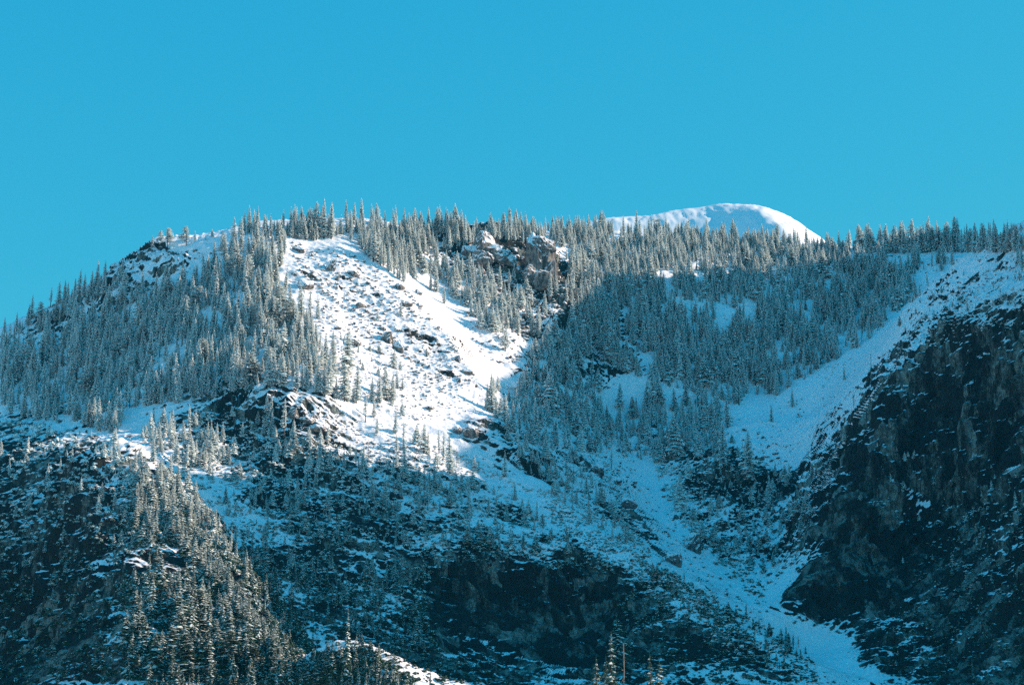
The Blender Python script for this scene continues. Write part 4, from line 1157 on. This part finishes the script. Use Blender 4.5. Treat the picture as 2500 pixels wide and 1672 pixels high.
def realise(name, areas, meshes, flat, m, label):
    """one mesh of many small pieces"""
    P, S, R, K = spread(areas, flat)
    from mathutils import Matrix, Euler
    base = []
    for me in meshes:
        co = np.empty(len(me.vertices) * 3, np.float32); me.vertices.foreach_get('co', co)
        lv = np.empty(len(me.loops), np.int32); me.loops.foreach_get('vertex_index', lv)
        lt = np.empty(len(me.polygons), np.int32); me.polygons.foreach_get('loop_total', lt)
        ld = np.zeros(len(me.vertices), np.float32)
        if 'load' in me.attributes:
            me.attributes['load'].data.foreach_get('value', ld)
        base.append((co.reshape(-1, 3), lv, lt, ld))
    VV, LV, LT, LD, off = [], [], [], [], 0
    for p, s, r, k in zip(P, S, R, K):
        co, lv, lt, ld = base[k]
        Mx = np.array(Euler(r).to_matrix())
        VV.append((co * np.array(s)) @ Mx.T + np.array(p)); LV.append(lv + off); LT.append(lt); LD.append(ld); off += len(co)
    VV, LV, LT, LD = np.concatenate(VV), np.concatenate(LV), np.concatenate(LT), np.concatenate(LD)
    me = bpy.data.meshes.new(name)
    me.vertices.add(len(VV)); me.vertices.foreach_set('co', VV.astype(np.float32).reshape(-1))
    me.loops.add(len(LV)); me.loops.foreach_set('vertex_index', LV.astype(np.int32))
    me.polygons.add(len(LT)); me.polygons.foreach_set('loop_start', np.concatenate([[0], np.cumsum(LT)[:-1]]).astype(np.int32)); me.polygons.foreach_set('loop_total', LT)
    a = me.attributes.new('load', 'FLOAT', 'POINT'); a.data.foreach_set('value', LD)
    me.update(calc_edges=True)
    return tag(link(name, me, m), label, None, None, 'stuff')


realise('brush', BRUSH, [bush_mesh(k) for k in range(4)], True, M_NEED, 'low dark brush with snow on it covering the lower slopes')
realise('rubble', RUBBLE, ROCKS, False, M_ROCK, 'small snow-capped rocks strewn over the slopes')
# ------------------------------------------------------------------ light, sky, camera
SUN_EL, SUN_AZ = math.radians(SUNE), math.radians(SUNA)       # azimuth measured from +X towards +Y
sd = Vector((math.cos(SUN_EL) * math.cos(SUN_AZ), math.cos(SUN_EL) * math.sin(SUN_AZ), math.sin(SUN_EL)))
sl = bpy.data.lights.new('sun', 'SUN'); sl.energy = SUN_E; sl.angle = math.radians(.5); sl.color = SUN_C
so = bpy.data.objects.new('sun', sl); C.objects.link(so); so.rotation_euler = sd.to_track_quat('Z', 'Y').to_euler(); so.location = (3000, 500, 3000)
w = bpy.data.worlds.new('World'); bpy.context.scene.world = w; w.use_nodes = True
nt = w.node_tree; nt.nodes.clear()
sky = nt.nodes.new('ShaderNodeTexSky'); sky.sky_type = 'NISHITA'; sky.sun_disc = False
sky.sun_elevation = SUN_EL; sky.sun_rotation = math.atan2(sd.x, sd.y)
sky.altitude = 1300; sky.air_density = 1.0; sky.dust_density = .6; sky.ozone_density = 1.0
sp_ = nt.nodes.new('ShaderNodeSeparateColor'); cb = nt.nodes.new('ShaderNodeCombineColor')   # the film's response to the blue of the sky
nt.links.new(sky.outputs[0], sp_.inputs[0])
for i_ in range(3):
    p_ = nt.nodes.new('ShaderNodeMath'); p_.operation = 'POWER'; p_.inputs[1].default_value = SKY_P[i_]
    q_ = nt.nodes.new('ShaderNodeMath'); q_.operation = 'MULTIPLY'; q_.inputs[1].default_value = SKY_T[i_]
    nt.links.new(sp_.outputs[i_], p_.inputs[0]); nt.links.new(p_.outputs[0], q_.inputs[0]); nt.links.new(q_.outputs[0], cb.inputs[i_])
bg = nt.nodes.new('ShaderNodeBackground'); bg.inputs['Strength'].default_value = SKY_S
wo = nt.nodes.new('ShaderNodeOutputWorld')
nt.links.new(cb.outputs[0], bg.inputs['Color']); nt.links.new(bg.outputs[0], wo.inputs['Surface'])

if HAZE > 0:
    hb = bpy.data.meshes.new('haze')
    a, b_, c0, c1, z0, z1 = -9000., 9000., -9000., 9000., -9., 1700.
    vs = [(a, c0, z0), (b_, c0, z0), (b_, c1, z0), (a, c1, z0), (a, c0, z1), (b_, c0, z1), (b_, c1, z1), (a, c1, z1)]
    hb.from_pydata(vs, [], [(0, 3, 2, 1), (4, 5, 6, 7), (0, 1, 5, 4), (1, 2, 6, 5), (2, 3, 7, 6), (3, 0, 4, 7)])
    hm = bpy.data.materials.new('thin_air'); hm.use_nodes = True; hm.node_tree.nodes.clear()
    ho = hm.node_tree.nodes.new('ShaderNodeOutputMaterial'); hv = hm.node_tree.nodes.new('ShaderNodeVolumePrincipled')
    hv.inputs['Color'].default_value = HAZE_C; hv.inputs['Density'].default_value = HAZE; hv.inputs['Anisotropy'].default_value = 0
    hm.node_tree.links.new(hv.outputs[0], ho.inputs['Volume'])
    tag(link('haze', hb, hm), 'thin pale winter air filling the valley', None, None, 'stuff')

cd = bpy.data.cameras.new('camera'); cam = bpy.data.objects.new('camera', cd); C.objects.link(cam)
cd.sensor_width = 36.0; cd.lens = 36.0 * F / 2500.0; cd.clip_start = 1; cd.clip_end = 80000
cam.rotation_euler = (math.pi / 2 + PITCH, 0, 0)
sc = bpy.context.scene; sc.camera = cam
sc.view_settings.view_transform = 'Standard'; sc.view_settings.look = 'None'; sc.view_settings.exposure = EXPO; sc.view_settings.gamma = 1
sc.view_settings.use_curve_mapping = False
sc.cycles.max_bounces = 4; sc.cycles.diffuse_bounces = 2; sc.cycles.glossy_bounces = 1; sc.cycles.volume_bounces = 0
sc.cycles.use_denoising = False
